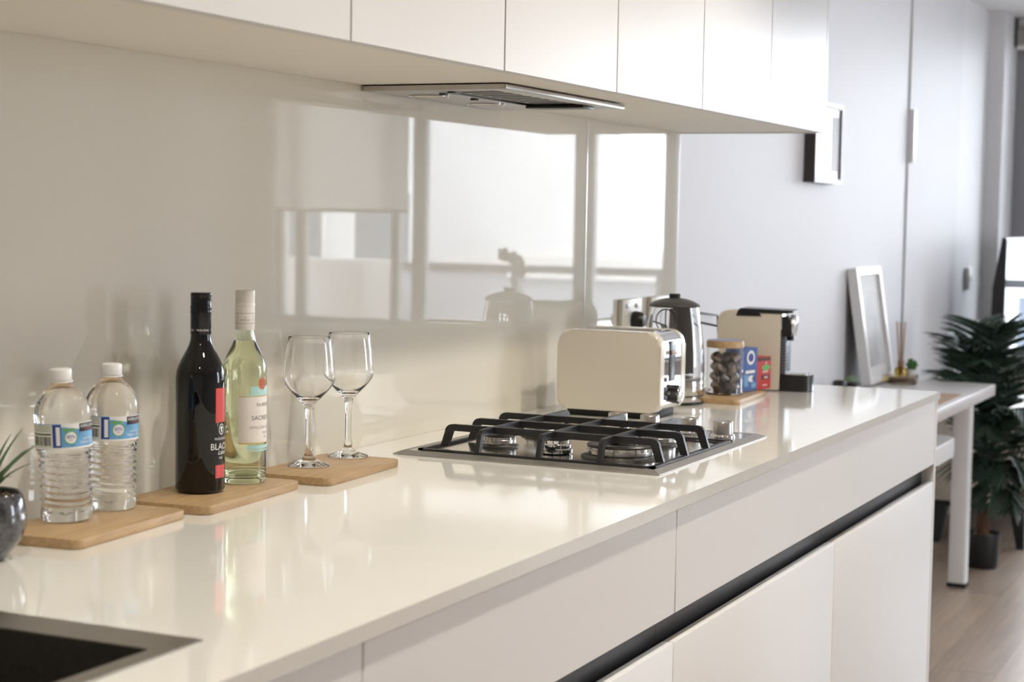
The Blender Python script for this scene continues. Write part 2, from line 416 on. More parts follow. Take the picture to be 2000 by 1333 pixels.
# ------------------------------------------------------------------ base cabinets and bench
FY = -.6712
DZB, LZT = BT-.178, BT-.2215
base_units = [('base_cabinet', .53, 1.535, 'under the sink'), ('base_cabinet', 1.535, 2.474, 'under the wine bottles'), ('base_cabinet', 2.474, 3.415, 'under the gas hob'), ('base_cabinet', 3.415, 4.357, 'under the coffee machine')]
for nm, a, b, lab in base_units:
    t = thing(nm, 'white base cabinet %s with dark finger channel' % lab, 'cabinet', ((a+b)/2, 0, 0), 0, 'white base cabinets')
    h = (b-a)/2
    mkbox('carcass', CARC, t, -h+.0003, h-.0003, FY+.05, .0115, .10, (BT-.0185) if a > 1.4 else .66)
    mkbox('finger_channel', CHAN, t, -h+.0004, h-.0004, FY+.030, FY+.0495, LZT-.05, DZB+.03)
    mkbox('door', LAM, t, -h+.0016, h-.0016, FY, FY+.0185, .105, LZT, bev=.0025, seg=2)
    mkbox('kickboard', LAM, t, -h+.0003, h-.0003, FY+.055, FY+.07, .0, .099)
    if b < 2.6:
        mkbox('drawer_front', LAM, t, -h+.0016, h-.0016, FY, FY+.0185, DZB, BT-.0205, bev=.0012, seg=1)
wd = mkbox('wide_drawer', LAM, None, 2.4756, 4.3555, FY, FY+.0185, DZB, BT-.0205, bev=.0012, seg=1)
tag(wd, 'wide white drawer front below the hob running to the bench end', 'drawer')
t = mkbox('base_end_panel', LAM, None, 4.3585, 4.3745, FY-.001, .0112, 0, BT-.0190, bev=.0008, seg=1)
tag(t, 'white end panel closing the base cabinets beside the table', 'panel')

bench = thing('benchtop', 'long polished white stone kitchen benchtop', 'benchtop', (0, 0, BT))
SX0, SX1, SY0, SY1 = .62, 1.3865, -.5805, -.13
def slab(xs, ys, skip):
    bm = NB()
    for i in range(len(xs)-1):
        for j in range(len(ys)-1):
            if (i, j) in skip: continue
            box(bm, xs[i], xs[i+1], ys[j], ys[j+1], -.0182, 0)
    bmesh.ops.remove_doubles(bm, verts=bm.verts, dist=1e-5)
    # drop interior walls
    seen = {}
    for f in list(bm.faces):
        k = tuple(sorted(v.index for v in f.verts)) if False else tuple(sorted((round(v.co.x, 5), round(v.co.y, 5), round(v.co.z, 5)) for v in f.verts))
        seen.setdefault(k, []).append(f)
    bmesh.ops.delete(bm, geom=[f for fs in seen.values() if len(fs) > 1 for f in fs], context='FACES_ONLY')
    return bm
obj('slab', slab([.5, SX0+.012, SX1-.012, 2.6735], [-.6774, SY0+.012, SY1-.012, -.0005], {(1, 1)}), STONE, bench)
mkbox('slab', STONE, bench, 2.6741, 4.3766, -.6774, -.0005, -.0182, 0)
mkbox('seam', GREYPR, bench, 2.6733, 2.6743, -.6768, -.003, -.0178, -.0004)

# sink
sk = thing('sink', 'black kitchen sink with a brushed steel rim', 'sink', (0, 0, BT))
bm = NB()
for (a, b, c, e) in ((SX0, SX1, SY0, SY0+.022), (SX0, SX1, SY1-.022, SY1), (SX0, SX0+.022, SY0+.022, SY1-.022), (SX1-.055, SX1, SY0+.022, SY1-.022)):
    box(bm, a, b, c, e, .0002, .0022)
obj('rim', bm, mat('sink_rim_steel', (.40, .37, .33), .33, 1.0, noise=(30, .04, (1, 40, 1))), sk)
bm = NB(); a, b, c, e = SX0+.022, SX1-.055, SY0+.022, SY1-.022; zz = -.19
poly = [(a, c), (b, c), (b, e), (a, e)]
T = [bm.verts.new((*p, .0008)) for p in poly]; Bv = [bm.verts.new((p[0]+(.012 if p[0] == a else -.012), p[1]+(.012 if p[1] == c else -.012), zz)) for p in poly]
bm.faces.new(Bv)
for i in range(4): bm.faces.new((T[i], T[(i+1) % 4], Bv[(i+1) % 4], Bv[i]))
bo = obj('bowl', bm, SINKB, sk)
mklathe('drain', STEEL, bo, [(0, zz+.002), (.035, zz+.002), (.042, zz+.004), (.045, zz+.001)], 28, (a+b)/2, (c+e)/2)

# ------------------------------------------------------------------ gas hob
HX, HY, HW, HD = 2.652, -.577, .589, .487
hob = thing('gas_hob', 'stainless steel gas hob with black cast iron trivets', 'hob', (0, 0, BT))
bm = NB()

o_ = [(HX, HY), (HX+HW, HY), (HX+HW, HY+HD), (HX, HY+HD)]
def ring(ins, z): return [bm.verts.new((p[0]+(ins if i in (0, 3) else -ins), p[1]+(ins if i in (0, 1) else -ins), z)) for i, p in enumerate(o_)]
R0, R1, R2, R3 = ring(0, .0004), ring(0, .002), ring(.014, .0075), ring(.020, .0065)
for A, B in ((R0, R1), (R1, R2), (R2, R3)):
    for i in range(4): bm.faces.new((A[i], A[(i+1) % 4], B[(i+1) % 4], B[i]))
bm.faces.new(R0[::-1])
obj('rim', bm, mat('hob_rim_steel', (.46, .44, .42), .42, 1.0, noise=(40, .04, (60, 1, 1))), hob)
bm = NB(); bm.faces.new(ring(.0200, .0065)); obj('pan', bm, mat('hob_steel', (.56, .53, .49), .14, 1.0, noise=(40, .04, (60, 1, 1))), hob)
# trivet
gr = bpy.data.objects.new('trivet', None); COL.objects.link(gr); gr.parent = hob; gr.empty_display_size = .05
bm = NB()
fx0, fx1, fy0, fy1 = 2.672, 3.082, -.560, -.128
for (a, b, c, e) in ((fx0, fx1, fy0, fy0+.009), (fx0, fx1, fy1-.009, fy1), (fx0, fx0+.009, fy0, fy1), (fx1-.009, fx1, fy0, fy1)):
    box(bm, a, b, c, e, .0072, .0108)
obj('frame', bm, IRON, gr)
def bar_outline(s0, s1, h, th, legw, splay=.008, rr=.014):
    """bar from s0 to s1 with a leg at both ends; returns outer and inner outlines"""
    sg = 1 if s1 > s0 else -1; out = []; inn = []
    out.append((s0-sg*splay, .010)); inn.append((s0-sg*splay+sg*legw, .010))
    for i in range(5):
        a = PI/2*i/4
        out.append((s0+sg*(rr-rr*math.cos(a)), h-rr+rr*math.sin(a)))
        q = rr*.35
        inn.append((s0+sg*(legw+q-q*math.cos(a)), h-th-q+q*math.sin(a)))
    for i in range(5):
        a = PI/2*(4-i)/4
        out.append((s1-sg*(rr-rr*math.cos(a)), h-rr+rr*math.sin(a)))
        q = rr*.35
        inn.append((s1-sg*(legw+q-q*math.cos(a)), h-th-q+q*math.sin(a)))
    out.append((s1+sg*splay, .010)); inn.append((s1+sg*splay-sg*legw, .010))
    return out, inn
for xx in (2.733, 2.841, 2.952):
    o1, i1 = bar_outline(-.150, -.548 if xx < 2.8 else -.552, .049, .0115, .014)
    obj('bar', strap(NB(), o1, i1, .008, 'yz', xx), IRON, gr)
for yy in (-.240, -.353, -.463):
    o1, i1 = bar_outline(2.680, 3.066, .0485, .0110, .012)
    obj('bar', strap(NB(), o1, i1, .008, 'xz', yy), IRON, gr)
# burners
def burner(x, y, r, wok=False):
    b = bpy.data.objects.new('burner', None); COL.objects.link(b); b.parent = hob; b.location = (x, y, .0066); b.empty_display_size = .03
    mklathe('spreader', ENAMEL, b, [(0, .0), (r*1.18, 0), (r*1.16, .003), (r*.95, .006), (r*.9, .008)], 40)
    n = 96
    def fn(rr, z, a):
        return rr-(.0022 if (z > .0135 and z < .019 and int(a/(2*PI)*n) % 4 == 0) else 0)
    bm = lathe(NB(), [(r*.85, .006), (r*.99, .0065), (r, .008), (r, .0134), (r*.985, .014), (r*.985, .0185), (r*.9, .0186)], n, fn=fn)
    obj('flame_ring', bm, ALU, b, smooth=False)
    if wok:
        mklathe('cap_ring', ENAMEL, b, [(r*.55, .0155), (r*.99, .0187), (r*1.0, .0215), (r*.96, .0235), (r*.60, .0235), (r*.55, .021), (r*.55, .0155)], 48)
        mklathe('inner_ring', ALU, b, [(r*.43, .012), (r*.43, .0225), (0, .0226)], 40)
        mklathe('cap', ENAMEL, b, [(r*.40, .0227), (r*.44, .0235), (r*.43, .0265), (r*.36, .0280), (0, .0284)], 40)
        for a in (2.4, 5.5):
            mklathe('igniter', WHITEM, b, [(.0022, .012), (.0022, .031), (.0014, .034), (0, .034)], 10, r*.5*math.cos(a), r*.5*math.sin(a))
    else:
        mklathe('cap', ENAMEL, b, [(r*.95, .0187), (r*1.0, .0197), (r*.99, .0225), (r*.9, .0243), (0, .0250)], 40)
        mklathe('igniter', WHITEM, b, [(.002, .004), (.002, .018), (0, .0185)], 10, r*1.1, 0)
burner(2.800, -.222, .030); burner(2.785, -.458, .058, True); burner(2.985, -.225, .036); burner(2.975, -.455, .030)
b = mklathe('burner_cup', CHROME, hob, [(.026, .0066), (.030, .0085), (.030, .0150), (.027, .0165), (.027, .0225), (.0235, .0245), (.0235, .030), (0, .0305)], 40, 2.772, -.342)
# knobs
for (xx, yy) in ((3.17, -.300), (3.172, -.365), (3.168, -.448), (3.148, -.520)):
    k = mklathe('knob', STEEL, hob, [(.0185, .013), (.0185, .0345), (.0172, .0365), (0, .0368)], 36, xx, yy)
    bm = lathe(NB(), [(.0225, .0066), (.0225, .0095), (.0205, .0125), (.018, .013)], 36, xx, yy); obj('collar', bm, CHROME, k, True, auto=True)
    mkbox('pointer', BLACK, k, xx-.0008, xx+.0008, yy-.0170, yy-.004, .0368, .0371)

# ------------------------------------------------------------------ boards
def board(name, label, a, b, c, wdt, t=.0125, rad=.014, group=None):
    """a,b: front left and front right corners; depth wdt"""
    a = Vector((*a, 0)); b = Vector((*b, 0)); L_ = (b-a).length; rz = math.atan2(b.y-a.y, b.x-a.x)
    bm = prism(NB(), rrect(0, L_, 0, wdt, rad, 6), 'z', 0.0003, t)
    es = [e for e in bm.edges if abs(e.verts[0].co.z-e.verts[1].co.z) < 1e-6]
    bmesh.ops.bevel(bm, geom=es, offset=.002, segments=2, profile=.5, affect='EDGES')
    o = obj(name, bm, BAMBOO, None, True, auto=True); o.location = (a.x, a.y, BT); o.rotation_euler = (0, 0, rz)
    tag(o, label, 'board', group); return o
G = 'bamboo serving boards'
board('serving_board', 'small bamboo board under the two water bottles', (1.690, -.188), (1.945, -.166), 0, .135, group=G)
board('serving_board', 'small bamboo board under the two wine bottles', (1.972, -.180), (2.243, -.159), 0, .140, group=G)
board('serving_board', 'small bamboo board under the two stemmed glasses', (2.278, -.186), (2.530, -.172), 0, .140, group=G)
board('serving_board', 'small bamboo board under the capsule jar and tea boxes', (3.776, -.350), (4.035, -.338), 0, .15, .011, group=G)
BZ = BT+.0128

# ------------------------------------------------------------------ water bottles
def water_bottle(loc, label, tilt=0.):
    t = thing('water_bottle', label, 'bottle', loc, 0, 'water bottles')
    th = facing(loc[0], loc[1])
    prof = [(0, .004), (.018, .003), (.026, .0), (.0315, .002), (.0335, .008), (.0338, .014)]
    z = .0155
    while z < .0905: prof.append((.0326-.0014*math.sin(PI*(z-.015)/.076), z)); z += .0011
    prof += [(.0345, .0915), (.0352, .0935), (.0352, .1275), (.0358, .130), (.0360, .136), (.0352, .143), (.033, .150), (.029, .1575), (.0235, .1645), (.018, .1695), (.0142, .1725), (.0126, .1745), (.0122, .178)]
    def fn(r, z, a):
        if .015 < z < .091:
            k = min(1, (z-.015)/.008, (.091-z)/.008)
            return r+k*(.0016*math.sin(2*PI*z/.0084+1.3*math.sin(2*(a-th)+.6)) + .0004*math.sin(5*a+z*300))
        if z < .014: return r+.0006*math.cos(10*a)*min(1, z/.006)
        return r
    obj('body', lathe(NB(), prof+[(0, .178)], 72, fn=fn), WATER, t, True)
    mklathe('neck_ring', WHITEP, t, [(.0128, .1765), (.0150, .1770), (.0150, .1785), (.0128, .1790)], 36)
    n = 90
    bm = lathe(NB(), [(.0138, .1795), (.0140, .1800), (.0140, .1905), (.0133, .1935), (.011, .1945), (0, .1945)], n, fn=lambda r, z, a: r-(.0004 if (int(a/(2*PI)*n) % 2 and r > .0134 and z < .19) else 0))
    obj('cap', bm, WHITEP, t, True, auto=True)
    R = .03555; z0, z1 = .0945, .1270
    lb = obj('label', patch(NB(), R, th-2.3, th+2.1, z0, z1, 56), LBLUE, t, True)
    a = lambda deg: th+math.radians(deg+21)
    bm = NB(); patch(bm, R+.0001, a(-130), a(98), z0, z0+.0024, 50)            # white hem
    N_ = 30
    for i in range(N_):                                                          # white crest along the top
        d0 = -25+i*120/N_; d1 = -25+(i+1)*120/N_
        f0 = max(.0008, .0065+.0022*math.sin(math.radians(d0*3.1))-(.004 if d0 > 42 else 0)); patch(bm, R+.0001, a(d0), a(d1), z1-f0, z1, 2)
    patch(bm, R+.0001, a(-35.5), a(-28), z0+.005, z1-.004, 3)                      # blank white field
    dpatch(bm, R+.0002, a(-6), z0+.0145, .0078)
    obj('white_print', bm, WHITEPR, lb)
    obj('barcode_field', patch(NB(), R+.0001, a(-130), a(-43), z0+.0026, z1-.001, 14), mat('barcode_paper', (.70, .72, .66), .5), lb)
    bm = NB(); dg = -116
    while dg < -47:
        w_ = random.choice((.5, .9, 1.4)); patch(bm, R+.0002, a(dg), a(dg+w_), z0+.005, z0+.0165, 1); dg += w_+random.choice((.6, 1.0, 1.5))
    for zz in (.0185, .0235, .0262, .029): patch(bm, R+.0002, a(-126), a(-46), z0+zz, z0+zz+(.0018 if zz < .02 else .0005), 10)
    obj('barcode', bm, BLACKPR, lb)
    bm = NB(); patch(bm, R+.0001, a(-43), a(-36.5), z0+.0026, z1-.001, 3); patch(bm, R+.0001, a(-36.5), a(-25.5), z1-.004, z1-.001, 3); patch(bm, R+.0001, a(-36.5), a(-25.5), z0+.0026, z0+.005, 3); patch(bm, R+.0001, a(-27), a(-25.5), z0+.0026, z1-.001, 1)
    obj('blue_border', bm, DBLUE, lb)
    bm = NB(); dpatch(bm, R+.0003, a(-6), z0+.0145, .0084, ring=.0074)
    for (dx, dz, rr_) in ((-.006, .010, .0042), (.002, .0105, .0035)): dpatch(bm, R+.0003, a(-6)+dx/R, z0+.0145+dz, rr_, 12, .5)
    obj('leaf_mark', bm, GREENPR, lb)
    bm = NB(); wraptext(bm, '80%', .0066, R+.0004, a(-6), z0+.0155); wraptext(bm, 'LESS', .0026, R+.0004, a(-6), z0+.0112)
    obj('badge_lettering', bm, PURPLE, lb)
    obj('brand_block', patch(NB(), R+.0003, a(13), a(63), z1-.0115, z1-.001, 12), BLACKPR, lb)
    bm = NB(); wraptext(bm, 'KIRKLAND', .0058, R+.0005, a(38), z1-.0048)
    wraptext(bm, 'NATURAL', .0042, R+.0005, a(36), z0+.0115); wraptext(bm, 'SPRING WATER', .0042, R+.0005, a(36), z0+.0070)
    obj('lettering', bm, WHITEPR, lb)
    bm = NB(); wraptext(bm, 'SIGNATURE', .0027, R+.0005, a(38), z1-.0092); obj('red_lettering', bm, RED, lb)
    t.rotation_mode = 'AXIS_ANGLE'
    ax = Vector((math.cos(th), math.sin(th), 0)); t.rotation_axis_angle = (tilt, ax.x, ax.y, ax.z)
    return t
water_bottle((1.797, -.085, BZ+.0009), 'clear plastic water bottle standing nearer the succulent pot', math.radians(2.6))
water_bottle((1.898, -.076, BZ), 'clear plastic water bottle standing nearer the red wine')

# ------------------------------------------------------------------ wine bottles
def arc_prof(r0_, z0_, r1_, z1_, n=14):
    out = []
    for i in range(n+1):
        t = i/n; s = t*t*(3-2*t); out.append((r0_+(r1_-r0_)*s, z0_+(z1_-z0_)*t))
    return out
# red
loc = (2.079, -.092, BZ); th = facing(loc[0], loc[1]); A = lambda deg: th+math.radians(deg)
t = thing('wine_bottle', 'black wine bottle with red stripe label and black screw cap', 'bottle', loc)
mklathe('body', BOTTLEB, t, [(0, .004), (.02, .003), (.028, .0), (.0325, .0015), (.0352, .006), (.0352, .155), (.0350, .163), (.0342, .170)]+[(.0335, .1735), (.031, .181), (.0275, .1885), (.0235, .196), (.0195, .2035), (.0165, .210), (.0148, .216), (.0142, .222), (.0141, .232), (.0141, .262), (0, .262)], 72, auto=False)
n = 80
cp = obj('screw_cap', lathe(NB(), [(.0143, .2245), (.0146, .225), (.0146, .2535), (.0150, .2545), (.0151, .257), (.0146, .2585), (.0150, .2600), (.0151, .2640), (.0145, .2652), (.0145, .2790), (.0148, .2795), (.0148, .2818), (.0138, .2835), (0, .2838)], n,
    fn=lambda r, z, a: r-(.0003 if (int(a/(2*PI)*n) % 2 and .266 < z < .2815) else 0)), mat('black_cap', (.012, .012, .016), .22, .3), t, True, auto=True)
bm = NB()
for k in range(4): wraptext(bm, 'McGUIGAN', .0042, .0147, A(12+k*90), .2305, xs=.85)
obj('cap_lettering', bm, WHITEPR, cp)
R = .03535
obj('stripe', patch(NB(), R, A(37), A(73), .1010, .1495, 12), RED, t, True); obj('stripe', patch(NB(), R, A(37), A(73), .0220, .0405, 12), RED, t, True)
bm = NB(); dpatch(bm, R+.0001, A(56), .0912, .0056, 20, 1.4, .0046); patch(bm, R+.0001, A(53.5), A(58.5), .0870, .0955, 4); patch(bm, R+.0001, A(50.5), A(61.5), .0922, .0938, 5)
wraptext(bm, 'McGUIGAN', .0050, R+.0001, A(55), .0778); wraptext(bm, 'BLACK', .0128, R+.0001, A(55), .0665)
wraptext(bm, 'RED', .0045, R+.0001, A(55), .0505)
obj('label_lettering', bm, WHITEPR, t)
bm = NB(); wraptext(bm, 'Label', .0088, R+.0003, A(58), .0582, shear=.35); obj('script_lettering', bm, WHITEPR, t)

# white
loc = (2.186, -.095, BZ); th = facing(loc[0], loc[1])
t = thing('wine_bottle', 'pale green bottle of white wine with ivory screw cap', 'bottle', loc)
rb = .0326
outer = [(0, .010), (.014, .008), (.024, .003), (.029, .0), (.0312, .0015), (rb, .006), (rb, .162), (.0322, .169), (.0310, .175), (.0288, .182), (.0257, .189), (.0222, .196), (.0188, .203), (.0160, .210), (.0145, .2165), (.0139, .222), (.0137, .230), (.0137, .262)]
inner = [(r-.0022, z) for r, z in outer[6:]][::-1]+[(rb-.0022, .012), (.027, .0085), (.014, .0125), (0, .014)]
obj('body', lathe(NB(), outer+inner, 72), GREENG, t, True)
liq = [(0, .0138), (.014, .0123), (.0272, .0083), (rb-.0019, .0118), (rb-.0019, .162)]+[(r-.0019, z) for r, z in outer[7:14]]+[(0, .210)]
obj('wine', lathe(NB(), liq, 72), WINE, t, True, auto=True)
cp = mklathe('screw_cap', CAPW, t, [(.0141, .2255), (.0144, .226), (.0144, .2585), (.0140, .2590), (.0140, .2600), (.0145, .2605), (.0145, .2640), (.0141, .2650), (.0143, .266), (.0143, .2815), (.0136, .2838), (0, .2840)], 64)
bm = NB()
for zz in (.2350, .2500): patch(bm, .01446, th-PI, th+PI-.001, zz, zz+.0005, 60)
for dg in (-48, 52): patch(bm, .01446, A(dg), A(dg+2), .2350, .2505, 1)
wraptext(bm, 'DE', .0026, .0145, A(2), .2440); wraptext(bm, 'BORTOLI', .0034, .0145, A(2), .2402)
obj('cap_lettering', bm, GREYPR, cp)
R = rb+.0002
lb = obj('label', patch(NB(), R, A(-15), A(146), .0615, .1290, 40), PAPER, t, True)
bm = NB(); patch(bm, R+.0001, A(-15), A(146), .0600, .0618, 30); patch(bm, R+.0001, A(-15), A(146), .1288, .1302, 30); obj('gold_edge', bm, GOLD, lb)
bm = NB(); wraptext(bm, 'SACRED HILL', .0092, R+.0003, A(68), .0975, space=1.05); wraptext(bm, 'De BORTOLI', .0068, R+.0003, A(66), .1170); obj('lettering', bm, GREYPR, lb)
bm = NB(); wraptext(bm, 'SEMILLON SAUVIGNON', .0055, R+.0003, A(68), .0835, space=1.1); wraptext(bm, 'BLANC', .0048, R+.0003, A(68), .0755); wraptext(bm, '2013', .0045, R+.0003, A(68), .0690); obj('fine_lettering', bm, SOFTPR, lb)
for (q0, q1, q2, q3) in ((16, 120, .1335, .1440), (6, 100, .1305, .1333), (8, 130, .0520, .0575), (20, 110, .0485, .0510)): obj('brush_swash', patch(NB(), R, A(q0), A(q1), q2, q3, 20), CYAN, t, True)
md = obj('seal', dpatch(NB(), R+.0004, A(52), .1480, .0088, 30), ORANGE, t)
bm = NB(); dpatch(bm, R+.0006, A(52), .1485, .0060, 24, 1, .0055); wraptext(bm, 'GOLD', .0030, R+.0006, A(52), .1500); wraptext(bm, 'MEDAL', .0026, R+.0006, A(52), .1465); obj('seal_lettering', bm, mat('seal_ink', (.25, .06, .02), .5), md)

# ------------------------------------------------------------------ wine glasses
def wine_glass(loc, label):
    prof = [(0, .0022), (.02, .0012), (.031, .0002), (.0330, .0006), (.0331, .0018), (.030, .0034), (.022, .0058), (.0145, .0090), (.0095, .0135), (.0070, .0190), (.0058, .028), (.0052, .042), (.0050, .060), (.0052, .076), (.0060, .0875), (.0082, .0955), (.0125, .1010), (.0190, .1075), (.0265, .1150), (.0335, .1230), (.0383, .1300), (.0406, .1365), (.0410, .1430), (.0402, .1530), (.0388, .1660), (.0370, .1800), (.0350, .1930), (.0335, .2036), (.0332, .2039), (.0329, .2036)]
    inn = [(.0344, .1930), (.0364, .1800), (.0382, .1660), (.0396, .1530), (.0403, .1430), (.0399, .1370), (.0373, .1310), (.0325, .1243), (.0255, .1170), (.0175, .1105), (.0100, .1065), (0, .1050)]
    t = obj('wine_glass', lathe(NB(), prof+inn, 72), WGLASS, None, True, auto=True)
    t.location = loc; tag(t, label, 'glass', 'stemmed wine glasses'); return t
wine_glass((2.379, -.088, BZ), 'empty clear wine glass standing nearer the white wine bottle')
wine_glass((2.506, -.086, BZ), 'empty clear wine glass standing nearer the gas hob')

# ------------------------------------------------------------------ succulent in a pot at the left edge
t = thing('potted_succulent', 'spiky green succulent in a dark speckled glazed pot', 'plant', (1.590, -.127, BT+.0005))
mklathe('pot', POTG, t, [(0, 0), (.026, 0), (.029, .003), (.036, .011), (.046, .024), (.0515, .038), (.0525, .052), (.0505, .066), (.047, .078), (.0455, .0795), (.0435, .078), (.044, .070), (0, .0695)], 56)
bm = NB()
for k in range(150):
    a = random.uniform(0, 2*PI); q = .042*math.sqrt(random.random()); s = random.uniform(.0018, .0038)
    bmesh.ops.create_icosphere(bm, subdivisions=1, radius=s, matrix=Matrix.Translation((q*math.cos(a), q*math.sin(a), .0705+random.uniform(0, .003))) @ Matrix.Diagonal((1, random.uniform(.6, 1), .7, 1)))
obj('gravel', bm, SOIL, t, kind='stuff')
for k in range(22):
    a = k*2.39996+.35; tiltv = .35+.6*((k*7) % 11)/10; L_ = random.uniform(.075, .10); bm = NB()
    pts = []; rad = []
    for i in range(8):
        s = i/7; q = .006+L_*s*math.sin(tiltv*(.8+.45*s)); z = .070+L_*s*math.cos(tiltv*(.75+.55*s))
        pts.append((q*math.cos(a), q*math.sin(a), z)); rad.append(max(.0004, .0048*(1-s)**.75))
    obj('leaf', tube(bm, pts, rad, 8, flat=(1, .45)), LEAF, t, True)

# ------------------------------------------------------------------ toaster
RZ = math.radians(1)
ex = Vector((math.cos(RZ), math.sin(RZ))); ey = Vector((-math.sin(RZ), math.cos(RZ)))
TW, TL, TH = .160, .228, .166
c = Vector((3.3806, -.3083))+ex*TW/2+ey*TL/2
t = thing('toaster', 'cream two slice toaster with chrome ends', 'toaster', (c.x, c.y, BT), RZ)
z0 = .0145
def tprofile(ins): return rrect(-TL/2+ins, TL/2-ins, z0+ins*.6, z0+TH-ins, .026, 7, (.020, .020, .030, .030))
for s in (-1, 1):
    xa, xb = sorted((s*TW/2, s*(TW/2-.024)))
    bm = prism(NB(), tprofile(0), 'x', xa, xb)
    fe = [e for e in bm.edges if abs(e.verts[0].co.x-e.verts[1].co.x) < 1e-7 and abs(e.verts[0].co.x-s*TW/2) < 1e-6]
    bmesh.ops.bevel(bm, geom=fe, offset=.007, segments=4, profile=.5, affect='EDGES')
    obj('side_panel', bm, CREAM, t, True, auto=True)
cb = obj('chrome_shell', prism(NB(), tprofile(.0012), 'x', -TW/2+.0235, TW/2-.0235), CHROME, t, True, auto=True)
for xx in (-.024, .024):
    mkbox('bread_slot', BLACK, cb, xx-.0125, xx+.0125, -.082, .082, z0+TH-.0013, z0+TH-.0005)
    mkbox('slot_trim', CHROME, cb, xx-.0155, xx-.0127, -.085, .085, z0+TH-.0012, z0+TH+.0012, bev=.0006)
mkbox('base', BLACKR, t, -TW/2+.014, TW/2-.014, -TL/2+.018, TL/2-.018, .0008, z0+.004, bev=.003)
yf = -TL/2+.0012
mkbox('lever_slot', BLACK, t, -.024, .016, yf-.0012, yf+.004, z0+.062, z0+.146, bev=.0025)
mkbox('lever', WHITEP, t, -.014, .008, yf-.012, yf-.0013, z0+.118, z0+.126, bev=.002)
kn = obj('browning_dial', lathe(NB(), [(.0, 0), (.0175, 0), (.0175, .012), (.016, .014), (0, .014)], 40, fn=lambda r, z, a: r*(1+.10*math.cos(8*a))), BLACK, t, True, auto=True)
kn.location = (.006, yf-.0002, z0+.034); kn.rotation_euler = (PI/2, 0, 0)
kc = obj('dial_face', lathe(NB(), [(0, .0175), (.011, .0173), (.0125, .0142)], 32), CHROME, kn, True)
for zz in (.030, .048, .068):
    bt = obj('button', lathe(NB(), [(0, .003), (.0042, .003), (.0050, .0015), (.0050, 0)], 24), mat('button_blue_grey', (.12, .14, .22), .3), t, True); bt.location = (-.044, yf, z0+zz); bt.rotation_euler = (PI/2, 0, 0)

# ------------------------------------------------------------------ kettle
kx, ky = 3.745, -.205
t = thing('kettle', 'glass electric kettle with dark grey lid and handle', 'kettle', (kx, ky, BT))
mklathe('power_base', BLACK, t, [(0, .0006), (.070, .0006), (.071, .002), (.070, .005), (0, .005)], 56)
bs = mklathe('steel_band', STEELM, t, [(0, .006), (.0685, .006), (.0695, .008), (.0695, .0180), (.0690, .0186)], 56)
mklathe('trim_line', BLACK, bs, [(.0690, .0187), (.0698, .0187), (.0698, .0208), (.0690, .0208)], 56)
mklathe('steel_band', STEELM, t, [(.0690, .0209), (.0692, .0212), (.0692, .0520), (.0680, .0545), (0, .055)], 56)
mklathe('element_plate', STEEL, t, [(.0640, .0556), (.058, .0585), (0, .059)], 48)
gp = [(.0690, .0556), (.0700, .060), (.0703, .075), (.0697, .095), (.0680, .120), (.0650, .150), (.0605, .180), (.0560, .205), (.0538, .216)]
obj('glass_jug', lathe(NB(), gp+[(r-.0022, z) for r, z in gp[::-1]]+[gp[0]], 72), WGLASS, t, True, auto=True)
ld = mklathe('lid', GREYPL, t, [(0, .2160), (.0545, .2162), (.0568, .2175), (.0572, .2200), (.0555, .2225), (.047, .2275), (.034, .2325), (.019, .2360), (.010, .2370), (0, .2370)], 56)
mklathe('lid_knob', BLACK, ld, [(.0125, .2362), (.0130, .2440), (.0115, .2460), (0, .2465)], 28)
# handle on the far side
pts = []; W_ = []
for i in range(15):
    s = i/14; a = math.radians(100-175*s)
    pass
hp = [(.050, .2185), (.068, .2170), (.083, .2095), (.092, .195), (.0955, .175), (.095, .150), (.092, .125), (.087, .100), (.081, .080), (.074, .066), (.068, .058)]
hi = [(.050, .2120), (.064, .2095), (.074, .2020), (.079, .190), (.081, .173), (.0805, .150), (.079, .127), (.0765, .105), (.074, .090), (.0705, .078), (.066, .066)]
ho = obj('handle', strap(NB(), hp, hi, .034, 'xz', 0), GREYPL, t); 
bm = NB(); bm.from_mesh(ho.data); bmesh.ops.bevel(bm, geom=[e for e in bm.edges], offset=.0035, segments=2, profile=.5, affect='EDGES'); bm.to_mesh(ho.data); bm.free()
for p in ho.data.polygons: p.use_smooth = True
mkbox('back_strip', GREYPL, t, .0630-.004, .0630, -.020, .020, .064, .214) if False else None
bm = NB(); lathe(bm, [(.0672, .062), (.0676, .080), (.0671, .095), (.0655, .120), (.0625, .150), (.0580, .180), (.0535, .205), (.0514, .2155)], 16, a0=-.42, a1=.42)
obj('back_strip', bm, GREYPL, t, True)
# spout with strainer
bm = NB(); lathe(bm, [(.0640, .160), (.0665, .178), (.0650, .196), (.0590, .2150)], 12, a0=PI-.45, a1=PI+.45)
obj('spout', bm, WGLASS, t, True)
bm = NB(); ring_ = []
for i in range(28):
    a = 2*PI*i/28; ring_.append((-.052, .021*math.cos(a), .188+.024*math.sin(a)))
tube(bm, ring_, .0016, 8, closed=True); tube(bm, [(-.052, 0, .164), (-.0525, 0, .212)], .0014, 8)
obj('strainer', bm, BLACK, t, True)

